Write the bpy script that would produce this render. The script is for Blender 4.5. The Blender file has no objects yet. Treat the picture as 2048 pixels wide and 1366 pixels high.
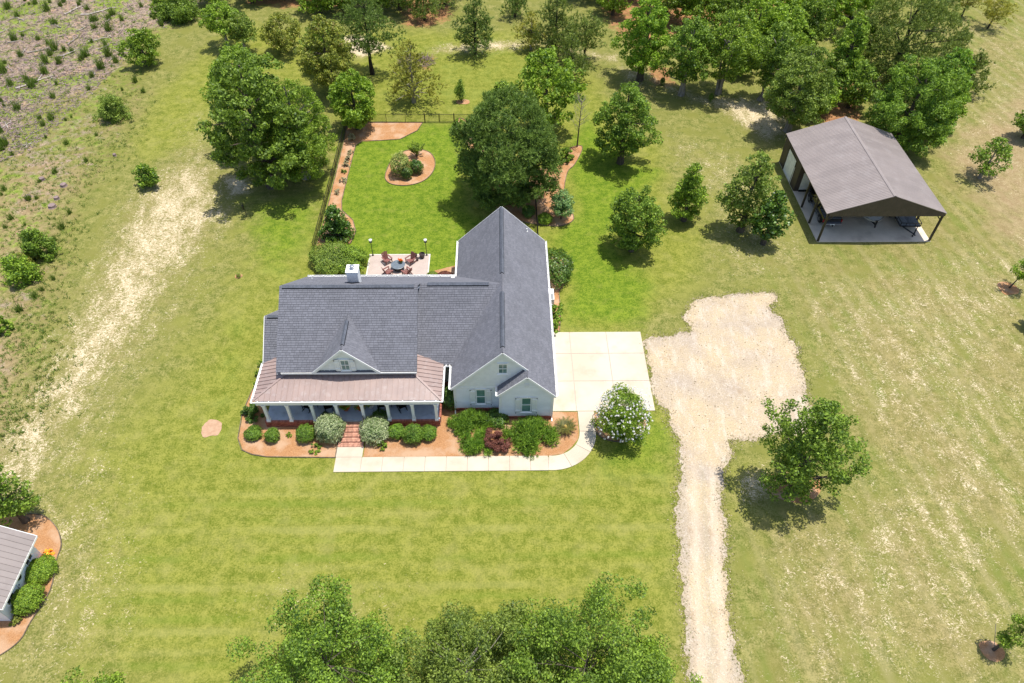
import bpy, math, random
import numpy as np
from mathutils import Vector, Matrix

PI = math.pi
random.seed(7)
RNG = np.random.default_rng(11)
SC = bpy.context.scene
COL = SC.collection

# ------------------------------------------------------------------ camera, sky, sun, exposure
FL, CX, CY, HC = 1440.0, 1024.0, 683.0, 48.0      # focal length and centre in photo pixels, height in metres
PITCH, YAW, ROLL = 0.824974, 0.0247375, 0.0130302
_cp, _sp = math.cos(PITCH), math.sin(PITCH)
CF = np.array([math.sin(YAW) * _cp, math.cos(YAW) * _cp, -_sp])
_r = np.array([math.cos(YAW), -math.sin(YAW), 0.0])
_u = np.cross(_r, CF)
CR = math.cos(ROLL) * _r + math.sin(ROLL) * _u
CU = -math.sin(ROLL) * _r + math.cos(ROLL) * _u
cam_d = bpy.data.cameras.new('camera')
cam_d.sensor_width = 36.0
cam_d.lens = FL / 2048.0 * 36.0
cam_d.clip_start = 0.5
cam_d.clip_end = 4000
cam = bpy.data.objects.new('camera', cam_d)
COL.objects.link(cam)
M3 = Matrix(((CR[0], CU[0], -CF[0]), (CR[1], CU[1], -CF[1]), (CR[2], CU[2], -CF[2])))
cam.matrix_world = Matrix.Translation((0, 0, HC)) @ M3.to_4x4()
SC.camera = cam

SUN = Vector((0.21, 0.085, 1.0)).normalized()
world = bpy.data.worlds.new('World')
SC.world = world
world.use_nodes = True
_nt = world.node_tree
_bg = _nt.nodes['Background']
_sky = _nt.nodes.new('ShaderNodeTexSky')
_sky.sky_type = 'NISHITA'
_sky.sun_disc = False
_sky.sun_elevation = math.asin(SUN.z)
_sky.sun_rotation = math.atan2(SUN.x, SUN.y)
_sky.dust_density = 1.5
_nt.links.new(_sky.outputs[0], _bg.inputs[0])
_bg.inputs[1].default_value = 0.15
sun_d = bpy.data.lights.new('sun', 'SUN')
sun_d.energy = 4.75
sun_d.angle = math.radians(0.53)
sun_d.color = (1.0, 0.955, 0.87)
sun = bpy.data.objects.new('sun', sun_d)
sun.rotation_euler = (-SUN).to_track_quat('-Z', 'Y').to_euler()
sun.location = (0, 0, 60)
COL.objects.link(sun)
SC.view_settings.view_transform = 'Standard'
SC.view_settings.look = 'None'
SC.view_settings.gamma = 1.0
SC.view_settings.exposure = 0.27
SC.view_settings.use_curve_mapping = False
SC.cycles.max_bounces = 6
SC.cycles.transparent_max_bounces = 4


def at(px, py, z=0.0):
    """point of the place at height z seen at photo pixel (px, py)"""
    d = CF * FL + CR * (px - CX) - CU * (py - CY)
    t = (z - HC) / d[2]
    return Vector((d[0] * t, d[1] * t, z))


def project(x, y, z):
    v = np.array([x, y, z - HC])
    w = v @ CF
    return CX + FL * (v @ CR) / w, CY - FL * (v @ CU) / w, w


# ------------------------------------------------------------------ materials
def node_mat(name):
    m = bpy.data.materials.new(name)
    m.use_nodes = True
    nt = m.node_tree
    return m, nt, nt.nodes['Principled BSDF'], nt.nodes['Material Output']


class NT:
    """tiny node helper"""
    def __init__(s, nt):
        s.nt = nt

    def n(s, t, **kw):
        x = s.nt.nodes.new(t)
        for k, v in kw.items():
            setattr(x, k, v)
        return x

    def link(s, a, b):
        if isinstance(a, (int, float)):
            b.default_value = a
        elif isinstance(a, tuple):
            b.default_value = a if len(a) == 4 or len(b.default_value) == 3 else (*a, 1)
        else:
            s.nt.links.new(a, b)

    def pos(s):
        return s.n('ShaderNodeNewGeometry').outputs['Position']

    def obj(s):
        return s.n('ShaderNodeTexCoord').outputs['Object']

    def island(s):
        return s.n('ShaderNodeNewGeometry').outputs['Random Per Island']

    def orand(s):
        return s.n('ShaderNodeObjectInfo').outputs['Random']

    def noise(s, vec, scale, detail=3.0, rough=0.55, dist=0.0):
        x = s.n('ShaderNodeTexNoise')
        s.link(vec, x.inputs['Vector'])
        x.inputs['Scale'].default_value = scale
        x.inputs['Detail'].default_value = detail
        x.inputs['Roughness'].default_value = rough
        x.inputs['Distortion'].default_value = dist
        return x.outputs['Fac']

    def mapping(s, vec, scale=(1, 1, 1), rot=(0, 0, 0)):
        x = s.n('ShaderNodeMapping')
        s.link(vec, x.inputs['Vector'])
        x.inputs['Scale'].default_value = scale
        x.inputs['Rotation'].default_value = rot
        return x.outputs[0]

    def math(s, op, a, b=0.0, c=None, clamp=False):
        x = s.n('ShaderNodeMath', operation=op, use_clamp=clamp)
        s.link(a, x.inputs[0])
        s.link(b, x.inputs[1])
        if c is not None:
            s.link(c, x.inputs[2])
        return x.outputs[0]

    def ramp(s, v, lo, hi):
        """smoothstep from lo to hi"""
        x = s.n('ShaderNodeMapRange', interpolation_type='SMOOTHSTEP')
        s.link(v, x.inputs['Value'])
        s.link(lo, x.inputs['From Min'])
        s.link(hi, x.inputs['From Max'])
        return x.outputs[0]

    def mix(s, f, a, b, blend='MIX'):
        x = s.n('ShaderNodeMix', data_type='RGBA', blend_type=blend)
        s.link(f, x.inputs[0])
        s.link(a, x.inputs[6])
        s.link(b, x.inputs[7])
        return x.outputs[2]

    def bump(s, h, strength, dist, bsdf):
        x = s.n('ShaderNodeBump')
        x.inputs['Strength'].default_value = strength
        x.inputs['Distance'].default_value = dist
        s.link(h, x.inputs['Height'])
        s.nt.links.new(x.outputs[0], bsdf.inputs['Normal'])


def rgb(c):
    return (c[0], c[1], c[2], 1.0)


def mat(name, c1, c2=None, scale=3.0, rough=0.75, spec=0.3, metal=0.0, isl=0.0, bump=0.0, bscale=None, stretch=None,
        lo=0.35, hi=0.65, obr=0.0, dirt=None):
    """c1/c2 mixed by noise; isl = brightness spread per loose piece, obr = per object; dirt=(colour, amount, scale)"""
    m, nt, b, out = node_mat(name)
    N = NT(nt)
    vec = N.pos()
    if stretch:
        vec = N.mapping(vec, stretch)
    f = N.ramp(N.noise(vec, scale, 4.0), lo, hi)
    c = N.mix(f, rgb(c1), rgb(c2 or tuple(x * 0.85 for x in c1)))
    if isl:
        v = N.math('MULTIPLY_ADD', N.island(), 2 * isl, 1 - isl)
        comb = N.n('ShaderNodeCombineColor')
        for i in range(3):
            N.link(v, comb.inputs[i])
        c = N.mix(1.0, c, comb.outputs[0], 'MULTIPLY')
    if obr:
        v = N.math('MULTIPLY_ADD', N.orand(), 2 * obr, 1 - obr)
        comb = N.n('ShaderNodeCombineColor')
        for i in range(3):
            N.link(v, comb.inputs[i])
        c = N.mix(1.0, c, comb.outputs[0], 'MULTIPLY')
    if dirt:
        d = N.ramp(N.noise(N.pos(), dirt[2], 5.0, 0.6), 0.5, 0.72)
        d = N.math('MULTIPLY', d, dirt[1])
        c = N.mix(d, c, rgb(dirt[0]))
    N.link(c, b.inputs['Base Color'])
    b.inputs['Roughness'].default_value = rough
    b.inputs['Specular IOR Level'].default_value = spec
    b.inputs['Metallic'].default_value = metal
    if bump:
        N.bump(N.noise(vec, bscale or scale * 4, 4.0), bump, 0.05, b)
    return m


def leaf_mat(name, dark, light, warm=None, trans=0.33, rough=0.55, spec=0.35):
    """leaves vary one by one, tree by tree, and by patches of newer growth"""
    dark, light = tuple(x * 1.6 for x in dark), tuple(x * q for x, q in zip(light, (3.25, 2.5, 1.7)))
    m, nt, b, out = node_mat(name)
    N = NT(nt)
    isl = N.island()
    patch = N.noise(N.obj(), 0.9, 2.0)
    f = N.math('ADD', N.math('MULTIPLY', isl, 0.95), N.math('MULTIPLY_ADD', patch, 1.1, -0.5), clamp=True)
    c = N.mix(f, rgb(dark), rgb(light))
    if warm:
        w = N.ramp(N.noise(N.obj(), 1.7, 2.0), 0.52, 0.75)
        c = N.mix(N.math('MULTIPLY', w, 0.8), c, rgb(warm))
    c = N.mix(N.math('MULTIPLY', N.orand(), 0.26), c, N.mix(isl, (0.070, 0.085, 0.018, 1), (0.200, 0.215, 0.050, 1)) if warm is not False else c)
    N.link(c, b.inputs['Base Color'])
    b.inputs['Roughness'].default_value = rough
    b.inputs['Specular IOR Level'].default_value = spec
    t = N.n('ShaderNodeBsdfTranslucent')
    N.link(N.mix(0.35, c, (light[0] * 1.2, light[1] * 1.25, light[2] * 0.6, 1)), t.inputs[0])
    mx = N.n('ShaderNodeMixShader')
    mx.inputs[0].default_value = trans
    nt.links.new(b.outputs[0], mx.inputs[1])
    nt.links.new(t.outputs[0], mx.inputs[2])
    nt.links.new(mx.outputs[0], out.inputs[0])
    return m


M = {}
M['shingle'] = mat('shingle', (0.160, 0.163, 0.188), (0.147, 0.150, 0.172), 0.5, 0.95, 0.15, isl=0.11, bump=0.3, bscale=60)
M['ridge'] = mat('ridge_cap', (0.12, 0.13, 0.16), (0.09, 0.1, 0.12), 8, 0.95, 0.15, isl=0.12)
M['ridge_dark'] = mat('vent_shade_and_flashing', (0.015, 0.016, 0.02), None, 8, 0.9, 0.1)  # near-black: painted shadow line along the ridge vents, and the chimney flashing
M['deck'] = mat('roof_deck', (0.06, 0.062, 0.07), None, 5, 0.95, 0.1)
M['white'] = mat('white_trim', (0.86, 0.86, 0.85), (0.82, 0.82, 0.81), 2, 0.5, 0.4)
M['siding'] = mat('white_siding', (0.85, 0.86, 0.87), (0.80, 0.81, 0.82), 1.5, 0.55, 0.35, isl=0.03)
M['board'] = mat('white_board', (0.84, 0.85, 0.85), (0.79, 0.80, 0.80), 2.5, 0.55, 0.35)
M['greywall'] = mat('grey_green_siding', (0.33, 0.34, 0.30), (0.29, 0.30, 0.27), 2, 0.7, 0.3, isl=0.04)
M['porch_metal'] = mat('porch_metal', (0.315, 0.23, 0.205), (0.28, 0.205, 0.185), 1.1, 0.42, 0.5, obr=0.05, dirt=((0.45, 0.39, 0.37), 0.35, 2.2))
M['barn_metal'] = mat('barn_metal', (0.275, 0.235, 0.222), (0.25, 0.214, 0.203), 0.5, 0.5, 0.35, obr=0.05, dirt=((0.37, 0.33, 0.32), 0.35, 0.8))
M['barn_brown'] = mat('barn_brown', (0.085, 0.068, 0.056), (0.066, 0.053, 0.045), 2, 0.5, 0.4)
M['barn_post'] = mat('barn_post', (0.035, 0.028, 0.024), None, 4, 0.5, 0.4)
M['brick'] = mat('brick', (0.40, 0.15, 0.10), (0.28, 0.095, 0.07), 9, 0.9, 0.2, isl=0.35, bump=0.2)
M['step_brick'] = mat('step_brick', (0.50, 0.27, 0.19), (0.40, 0.19, 0.135), 9, 0.9, 0.2, isl=0.25, bump=0.2)
M['mortar'] = mat('mortar', (0.48, 0.40, 0.34), None, 12, 0.95, 0.1)
M['porch_floor'] = mat('porch_floor', (0.40, 0.455, 0.54), (0.34, 0.39, 0.47), 1.6, 0.4, 0.45, dirt=((0.12, 0.14, 0.17), 0.4, 1.5))
M['glass'] = mat('window_glass', (0.09, 0.19, 0.175), (0.15, 0.28, 0.255), 1.2, 0.06, 0.9)
M['black'] = mat('black_metal', (0.012, 0.012, 0.013), None, 8, 0.4, 0.5)
M['iron'] = mat('dark_iron', (0.02, 0.02, 0.022), None, 8, 0.6, 0.4)
M['paint'] = mat('black_car_paint', (0.008, 0.008, 0.010), (0.012, 0.012, 0.014), 2, 0.12, 0.8)
M['carglass'] = mat('car_glass', (0.03, 0.036, 0.045), None, 3, 0.05, 1.0)
M['rubber'] = mat('tyre_rubber', (0.018, 0.018, 0.018), (0.03, 0.028, 0.025), 12, 0.9, 0.2)
M['chrome'] = mat('wheel_alloy', (0.62, 0.62, 0.64), None, 6, 0.25, 0.5, metal=0.9)
M['redlight'] = mat('tail_light', (0.35, 0.012, 0.012), None, 6, 0.15, 0.6)
M['tonneau'] = mat('tonneau_vinyl', (0.15, 0.16, 0.18), (0.12, 0.13, 0.15), 3, 0.35, 0.5)
M['hull'] = mat('boat_hull', (0.52, 0.50, 0.45), (0.46, 0.44, 0.40), 1.5, 0.3, 0.5)
M['boatdeck'] = mat('boat_deck', (0.70, 0.71, 0.70), None, 2, 0.5, 0.4)
M['plank'] = mat('grey_plank', (0.20, 0.22, 0.235), (0.14, 0.155, 0.17), 2.5, 0.8, 0.2, obr=0.25, stretch=(8, 1, 1))
M['chair'] = mat('brown_chair', (0.235, 0.095, 0.08), (0.19, 0.075, 0.065), 5, 0.5, 0.35)
M['rocker'] = mat('black_rocker', (0.010, 0.010, 0.011), None, 6, 0.6, 0.15)
M['tabletop'] = mat('slate_tabletop', (0.15, 0.18, 0.21), (0.12, 0.145, 0.17), 3, 0.35, 0.5)
M['terracotta'] = mat('terracotta', (0.42, 0.16, 0.08), (0.34, 0.12, 0.06), 6, 0.8, 0.2)
M['orange'] = mat('orange_bloom', (0.85, 0.20, 0.03), (0.70, 0.13, 0.02), 9, 0.6, 0.3, isl=0.25)
M['pot'] = mat('dark_pot', (0.055, 0.035, 0.028), (0.04, 0.026, 0.02), 5, 0.3, 0.5)
M['soil'] = mat('potting_soil', (0.025, 0.018, 0.013), None, 9, 0.95, 0.1)
M['doorwood'] = mat('dark_door', (0.05, 0.025, 0.018), None, 3, 0.4, 0.4)
M['doormat'] = mat('doormat', (0.03, 0.024, 0.02), None, 14, 0.95, 0.1)
M['acwhite'] = mat('cabinet_white', (0.82, 0.82, 0.80), None, 3, 0.5, 0.3)
M['acgrey'] = mat('fan_grille', (0.30, 0.31, 0.32), (0.22, 0.23, 0.24), 20, 0.6, 0.3)
M['concrete'] = mat('white_concrete', (0.55, 0.49, 0.395), (0.495, 0.43, 0.335), 0.35, 0.9, 0.2, obr=0.03, bump=0.08, bscale=30, dirt=((0.40, 0.30, 0.21), 0.38, 0.55))
M['patio'] = mat('patio_concrete', (0.47, 0.385, 0.34), (0.42, 0.345, 0.305), 1.2, 0.9, 0.2, obr=0.03, bump=0.1, bscale=30, dirt=((0.36, 0.28, 0.25), 0.3, 1.4))
M['patioedge'] = mat('patio_edge', (0.66, 0.62, 0.55), None, 2, 0.9, 0.2)
M['slab'] = mat('barn_slab', (0.68, 0.59, 0.47), (0.60, 0.52, 0.41), 0.7, 0.85, 0.25, bump=0.05, bscale=30, dirt=((0.33, 0.27, 0.21), 0.5, 0.5))
M['edging'] = mat('bed_edging', (0.11, 0.085, 0.06), (0.20, 0.16, 0.11), 5, 0.9, 0.2)
M['bark'] = mat('bark', (0.13, 0.105, 0.085), (0.075, 0.06, 0.05), 6, 0.95, 0.1, stretch=(1, 1, 0.2), bump=0.5)
M['barkpale'] = mat('pale_bark', (0.34, 0.30, 0.26), (0.22, 0.19, 0.165), 5, 0.95, 0.1, stretch=(1, 1, 0.25), bump=0.4)
M['barkdark'] = mat('dark_bark', (0.055, 0.045, 0.038), (0.035, 0.028, 0.024), 6, 0.95, 0.1, bump=0.4)
M['deadwood'] = mat('dead_wood', (0.42, 0.37, 0.33), (0.27, 0.23, 0.21), 3, 0.95, 0.1, obr=0.25)
M['brush'] = mat('dead_brush', (0.27, 0.20, 0.19), (0.18, 0.135, 0.13), 3, 0.95, 0.1, isl=0.35)
M['statue'] = mat('pale_stone', (0.72, 0.66, 0.58), (0.5, 0.44, 0.38), 14, 0.8, 0.2)
M['lamphead'] = mat('lamp_glass', (0.72, 0.72, 0.70), None, 6, 0.3, 0.5)
M['cone'] = mat('cycad_cone', (0.50, 0.36, 0.10), (0.38, 0.26, 0.07), 12, 0.8, 0.2)
M['bloom'] = mat('white_bloom', (0.80, 0.78, 0.76), (0.70, 0.68, 0.66), 5, 0.7, 0.2, isl=0.08)

M['lf_dark'] = leaf_mat('leaf_dark', (0.024, 0.058, 0.012), (0.098, 0.192, 0.030))
M['lf_mid'] = leaf_mat('leaf_mid', (0.034, 0.080, 0.012), (0.122, 0.228, 0.030))
M['lf_bright'] = leaf_mat('leaf_bright', (0.050, 0.115, 0.012), (0.118, 0.225, 0.026))
M['lf_olive'] = leaf_mat('leaf_olive', (0.042, 0.080, 0.016), (0.104, 0.180, 0.040))
M['lf_warm'] = leaf_mat('leaf_warm', (0.055, 0.085, 0.020), (0.135, 0.190, 0.040), (0.27, 0.17, 0.07))
M['lf_grey'] = leaf_mat('leaf_grey', (0.110, 0.140, 0.115), (0.240, 0.270, 0.230), False)
M['lf_holly'] = leaf_mat('leaf_holly', (0.016, 0.050, 0.012), (0.055, 0.130, 0.022), spec=0.5, rough=0.4)
M['lf_box'] = leaf_mat('leaf_box', (0.020, 0.062, 0.010), (0.085, 0.185, 0.026))
M['lf_jun'] = leaf_mat('leaf_juniper', (0.030, 0.085, 0.016), (0.105, 0.215, 0.030))
M['lf_varieg'] = leaf_mat('leaf_variegated', (0.075, 0.13, 0.035), (0.175, 0.245, 0.215), False)
M['lf_red'] = leaf_mat('leaf_red', (0.065, 0.024, 0.020), (0.110, 0.056, 0.060), False)
M['lf_yel'] = leaf_mat('leaf_yellow', (0.32, 0.20, 0.03), (0.60, 0.36, 0.05), False)
M['lf_cyc'] = leaf_mat('leaf_cycad', (0.035, 0.055, 0.014), (0.068, 0.074, 0.024))
M['lf_white'] = leaf_mat('leaf_whiteflecked', (0.040, 0.095, 0.020), (0.190, 0.260, 0.110))
M['lf_blue'] = leaf_mat('leaf_bluegreen', (0.035, 0.090, 0.050), (0.130, 0.240, 0.120), False)
M['nd_pine'] = leaf_mat('needle_pine', (0.030, 0.065, 0.016), (0.100, 0.160, 0.040), trans=0.2)
M['nd_dark'] = leaf_mat('needle_dark', (0.020, 0.052, 0.013), (0.084, 0.160, 0.042), trans=0.25)
M['nd_yel'] = leaf_mat('needle_yellow', (0.065, 0.090, 0.018), (0.195, 0.235, 0.052), trans=0.2)
M['blade'] = mat('lawn_blade', (0.13, 0.155, 0.02), (0.22, 0.215, 0.05), 3, 0.9, 0.1, isl=0.2)
M['weed'] = leaf_mat('weed_blade', (0.045, 0.085, 0.018), (0.075, 0.140, 0.030), (0.16, 0.14, 0.06))


# ------------------------------------------------------------------ mesh helpers
def mesh_from(name, v, f, mats, smooth=False):
    me = bpy.data.meshes.new(name)
    me.from_pydata([tuple(p) for p in v], [], f)
    for m in (mats if isinstance(mats, (list, tuple)) else [mats]):
        me.materials.append(m)
    if smooth:
        me.polygons.foreach_set('use_smooth', [True] * len(me.polygons))
    me.update()
    return me


def quads_mesh(name, verts, n, m, per=4):
    """n separate faces of per vertices each from one flat vertex array"""
    me = bpy.data.meshes.new(name)
    me.vertices.add(n * per)
    me.vertices.foreach_set('co', np.ascontiguousarray(verts, dtype=np.float32).ravel())
    me.loops.add(n * per)
    me.loops.foreach_set('vertex_index', np.arange(n * per, dtype=np.int32))
    me.polygons.add(n)
    me.polygons.foreach_set('loop_start', np.arange(0, n * per, per, dtype=np.int32))
    me.polygons.foreach_set('loop_total', np.full(n, per, dtype=np.int32))
    me.materials.append(m)
    me.update(calc_edges=True)
    return me


def link(name, me, parent=None):
    o = bpy.data.objects.new(name, me)
    COL.objects.link(o)
    if parent is not None:
        o.parent = parent
    return o


def tag(o, label=None, cat=None, group=None, kind=None):
    if label:
        o['label'] = label
    if cat:
        o['category'] = cat
    if group:
        o['group'] = group
    if kind:
        o['kind'] = kind
    return o


def thing(name, label, cat, loc=(0, 0, 0), rz=0.0, group=None):
    o = bpy.data.objects.new(name, None)
    o.empty_display_size = 0.3
    COL.objects.link(o)
    o.location = loc
    o.rotation_euler = (0, 0, rz)
    return tag(o, label, cat, group)


def copy_tree(o, parent=None):
    c = o.copy()
    COL.objects.link(c)
    c.parent = parent
    for ch in list(o.children):
        copy_tree(ch, c)
    return c


class MB:
    def __init__(s, org=(0, 0, 0)):
        s.v = []
        s.f = []
        s.mi = []
        s.o = Vector(org)

    def add(s, vs, fs, mi=0):
        b = len(s.v)
        s.v.extend([Vector(p) - s.o for p in vs])
        s.f.extend([tuple(b + i for i in q) for q in fs])
        s.mi.extend([mi] * len(fs))
        return s

    def box(s, x0, x1, y0, y1, z0, z1, mi=0):
        vs = [(x, y, z) for z in (z0, z1) for y in (y0, y1) for x in (x0, x1)]
        return s.add(vs, [(0, 2, 3, 1), (4, 5, 7, 6), (0, 1, 5, 4), (2, 6, 7, 3), (0, 4, 6, 2), (1, 3, 7, 5)], mi)

    def poly(s, pts, mi=0):
        return s.add(pts, [tuple(range(len(pts)))], mi)

    def prism(s, pts, ext, mi=0):
        """polygon extruded by the vector ext"""
        e = Vector(ext)
        p = [Vector(q) for q in pts]
        n = len(p)
        vs = p + [q + e for q in p]
        fs = [tuple(range(n))[::-1], tuple(range(n, 2 * n))] + [(i, (i + 1) % n, n + (i + 1) % n, n + i) for i in range(n)]
        return s.add(vs, fs, mi)

    def beam(s, p0, p1, w, h, up=(0, 0, 1), mi=0):
        p0, p1 = Vector(p0), Vector(p1)
        d = (p1 - p0).normalized()
        a = d.cross(Vector(up))
        if a.length < 1e-4:
            a = d.cross(Vector((1, 0, 0)))
        a.normalize()
        b = a.cross(d).normalized()
        q = [a * (-w / 2) + b * (-h / 2), a * (w / 2) + b * (-h / 2), a * (w / 2) + b * (h / 2), a * (-w / 2) + b * (h / 2)]
        vs = [p0 + k for k in q] + [p1 + k for k in q]
        return s.add(vs, [(3, 2, 1, 0), (4, 5, 6, 7), (0, 1, 5, 4), (1, 2, 6, 5), (2, 3, 7, 6), (3, 0, 4, 7)], mi)

    def tube(s, pts, rad, n=7, cap=True, mi=0):
        pts = [Vector(p) for p in pts]
        if not isinstance(rad, (list, tuple)):
            rad = [rad] * len(pts)
        rings = []
        for i, p in enumerate(pts):
            d = (pts[min(i + 1, len(pts) - 1)] - pts[max(i - 1, 0)])
            d = d.normalized() if d.length > 1e-6 else Vector((0, 0, 1))
            a = d.cross(Vector((0.0, 0.0, 1.0)))
            if a.length < 0.05:
                a = d.cross(Vector((1.0, 0.0, 0.0)))
            a.normalize()
            b = d.cross(a)
            rings.append([p + a * (rad[i] * math.cos(t)) + b * (rad[i] * math.sin(t)) for t in [2 * PI * k / n for k in range(n)]])
        vs = [q for r in rings for q in r]
        fs = []
        for i in range(len(pts) - 1):
            for k in range(n):
                k2 = (k + 1) % n
                fs.append((i * n + k, i * n + k2, (i + 1) * n + k2, (i + 1) * n + k))
        if cap:
            fs.append(tuple(range(n))[::-1])
            fs.append(tuple((len(pts) - 1) * n + k for k in range(n)))
        return s.add(vs, fs, mi)

    def lathe(s, prof, c=(0, 0, 0), n=16, axis='z', mi=0):
        c = Vector(c)
        vs = []
        for r, z in prof:
            for k in range(n):
                t = 2 * PI * k / n
                if axis == 'z':
                    vs.append(c + Vector((r * math.cos(t), r * math.sin(t), z)))
                else:
                    vs.append(c + Vector((z, r * math.cos(t), r * math.sin(t))))
        fs = []
        m = len(prof)
        for i in range(m - 1):
            for k in range(n):
                k2 = (k + 1) % n
                fs.append((i * n + k, i * n + k2, (i + 1) * n + k2, (i + 1) * n + k))
        fs.append(tuple(range(n))[::-1])
        fs.append(tuple((m - 1) * n + k for k in range(n)))
        return s.add(vs, fs, mi)

    def build(s, name, mats, parent=None, kind=None, smooth=False):
        me = mesh_from(name, s.v, s.f, mats, smooth)
        if any(s.mi):
            me.polygons.foreach_set('material_index', s.mi)
        o = link(name, me, parent)
        if kind:
            o['kind'] = kind
        return o


def bevel(o, w=0.02, seg=2):
    b = o.modifiers.new('bevel', 'BEVEL')
    b.width = w
    b.segments = seg
    b.limit_method = 'ANGLE'
    return o


def clip_rect(poly, s0, s1, t0, t1):
    """clip a convex 2-D polygon to a rectangle"""
    def cut(P, ax, val, keep_less):
        out = []
        n = len(P)
        for i in range(n):
            a, b = P[i], P[(i + 1) % n]
            ia = (a[ax] <= val) if keep_less else (a[ax] >= val)
            ib = (b[ax] <= val) if keep_less else (b[ax] >= val)
            if ia:
                out.append(a)
            if ia != ib:
                k = (val - a[ax]) / (b[ax] - a[ax])
                out.append((a[0] + k * (b[0] - a[0]), a[1] + k * (b[1] - a[1])))
        return out
    P = poly
    for ax, val, kl in ((0, s0, False), (0, s1, True), (1, t0, False), (1, t1, True)):
        P = cut(P, ax, val, kl)
        if len(P) < 3:
            return []
    return P


def frame_of(poly):
    """eave = first edge; returns origin, along, up-slope, normal and the 2-D polygon"""
    P = [Vector(p) for p in poly]
    u = (P[1] - P[0]).normalized()
    n = Vector((0, 0, 0))
    for i in range(len(P)):
        a, b = P[i] - P[0], P[(i + 1) % len(P)] - P[0]
        n += a.cross(b)
    n.normalize()
    v = n.cross(u)
    q = [((p - P[0]).dot(u), (p - P[0]).dot(v)) for p in P]
    return P[0], u, v, n, q


def courses(mb, poly, expo, tab, lift, rng, jit=0.0, back=0.0):
    """overlapping courses (shingles when tab is a width, lap boards when it is None)"""
    O, u, v, n, q = frame_of(poly)
    smin, smax = min(a for a, b in q), max(a for a, b in q)
    tmin, tmax = min(b for a, b in q), max(b for a, b in q)
    nt = int(math.ceil((tmax - tmin) / expo))
    for i in range(nt):
        t0 = tmin + i * expo
        t1 = t0 + expo
        if tab is None:
            cuts = [smin - 0.01, smax + 0.01]
        else:
            cuts = [smin - rng.random() * tab]
            while cuts[-1] < smax:
                cuts.append(cuts[-1] + tab * (0.55 + 0.9 * rng.random()))
        for k in range(len(cuts) - 1):
            j = rng.random() * jit
            g = 0.016 if tab else 0.0
            P = clip_rect(q, cuts[k], cuts[k + 1] - g, t0 + j, t1)
            if not P:
                continue
            up = []
            for a, b in P:
                up.append(O + u * a + v * b + n * (back + lift * (1.0 - (b - t0) / expo)))
            mb.poly(up)
            lows = [i2 for i2, (a, b) in enumerate(P) if abs(b - (t0 + j)) < 1e-5]
            if len(lows) == 2:
                A, B = up[lows[0]], up[lows[1]]
                mb.poly([A, A - n * (lift + 0.012), B - n * (lift + 0.012), B] if lows[1] - lows[0] != 1 else [B, B - n * (lift + 0.012), A - n * (lift + 0.012), A])


def roof_slope(house, poly, name='roof', shingled=True, thick=0.14):
    O, u, v, n, q = frame_of(poly)
    if n.z < 0:
        raise ValueError('slope wound wrongly')
    mb = MB(house.location)
    mb.prism([Vector(p) - n * (thick + 0.01) for p in poly], n * thick)
    r = mb.build(name, M['deck'], house)
    if shingled:
        sm = MB(house.location)
        courses(sm, poly, 0.195, 0.30, 0.03, random.Random(len(bpy.data.objects)), 0.012)
        sm.build('shingles', M['shingle'], r, 'stuff')
    return r


def ridge_cap(house, p0, p1, sl_a, sl_b, w=0.24):
    """raised vent along a ridge; sl_a, sl_b are the down-slope directions on either side"""
    p0, p1 = Vector(p0), Vector(p1)
    mb = MB(house.location)
    up = Vector((0, 0, 0.10))
    L = (p1 - p0).length
    d = (p1 - p0) / L
    k = max(1, int(L / 0.45))
    for i in range(k):
        a, b = p0 + d * (L * i / k), p0 + d * (L * (i + 1) / k - 0.01)
        for s in (sl_a, sl_b):
            s = Vector(s).normalized()
            h = 0.006 * (i % 3)
            mb.poly([a + up + Vector((0, 0, h)), b + up, b + s * w + up, a + s * w + up + Vector((0, 0, h))])
    cap = mb.build('ridge_vent', M['ridge'], house)
    eb = MB(house.location)
    for s in (sl_a, sl_b):
        s = Vector(s).normalized()
        a, b = p0 + s * (w + 0.004), p1 + s * (w + 0.004)
        eb.poly([a + up, b + up, b + s * 0.035 - Vector((0, 0, 0.0)) + Vector((0, 0, 0.03)), a + s * 0.035 + Vector((0, 0, 0.03))])
    eb.poly([p0 + up, p0 + Vector(sl_a).normalized() * w + up, p0 + Vector(sl_a).normalized() * w, p0 + Vector(sl_b).normalized() * w, p0 + Vector(sl_b).normalized() * w + up])
    eb.build('vent_edge_shade', M['ridge_dark'], cap)  # vent lip coloured near-black to paint the shadow line under the cap
    return cap


def sheet(name, pts, z, m, kind='structure', thick=0.03, rag=0.0, step=0.5, parent=None, seed=1):
    """flat ground patch with an optional ragged edge"""
    rng = random.Random(seed)
    P = [Vector((p[0], p[1], 0)) for p in pts]
    out = []
    for i in range(len(P)):
        a, b = P[i], P[(i + 1) % len(P)]
        k = max(1, int((b - a).length / step)) if rag else 1
        d = (b - a).normalized() if (b - a).length else Vector((1, 0, 0))
        nn = Vector((-d.y, d.x, 0))
        for j in range(k):
            out.append(a + (b - a) * (j / k) + nn * (rag * (rng.random() - 0.5) * 2))
    area = sum(out[i].x * out[(i + 1) % len(out)].y - out[(i + 1) % len(out)].x * out[i].y for i in range(len(out)))
    if area < 0:
        out.reverse()
    mb = MB()
    mb.prism([(p.x, p.y, z - thick) for p in out], (0, 0, thick))
    o = mb.build(name, m, parent)
    if kind:
        o['kind'] = kind
    return o


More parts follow.
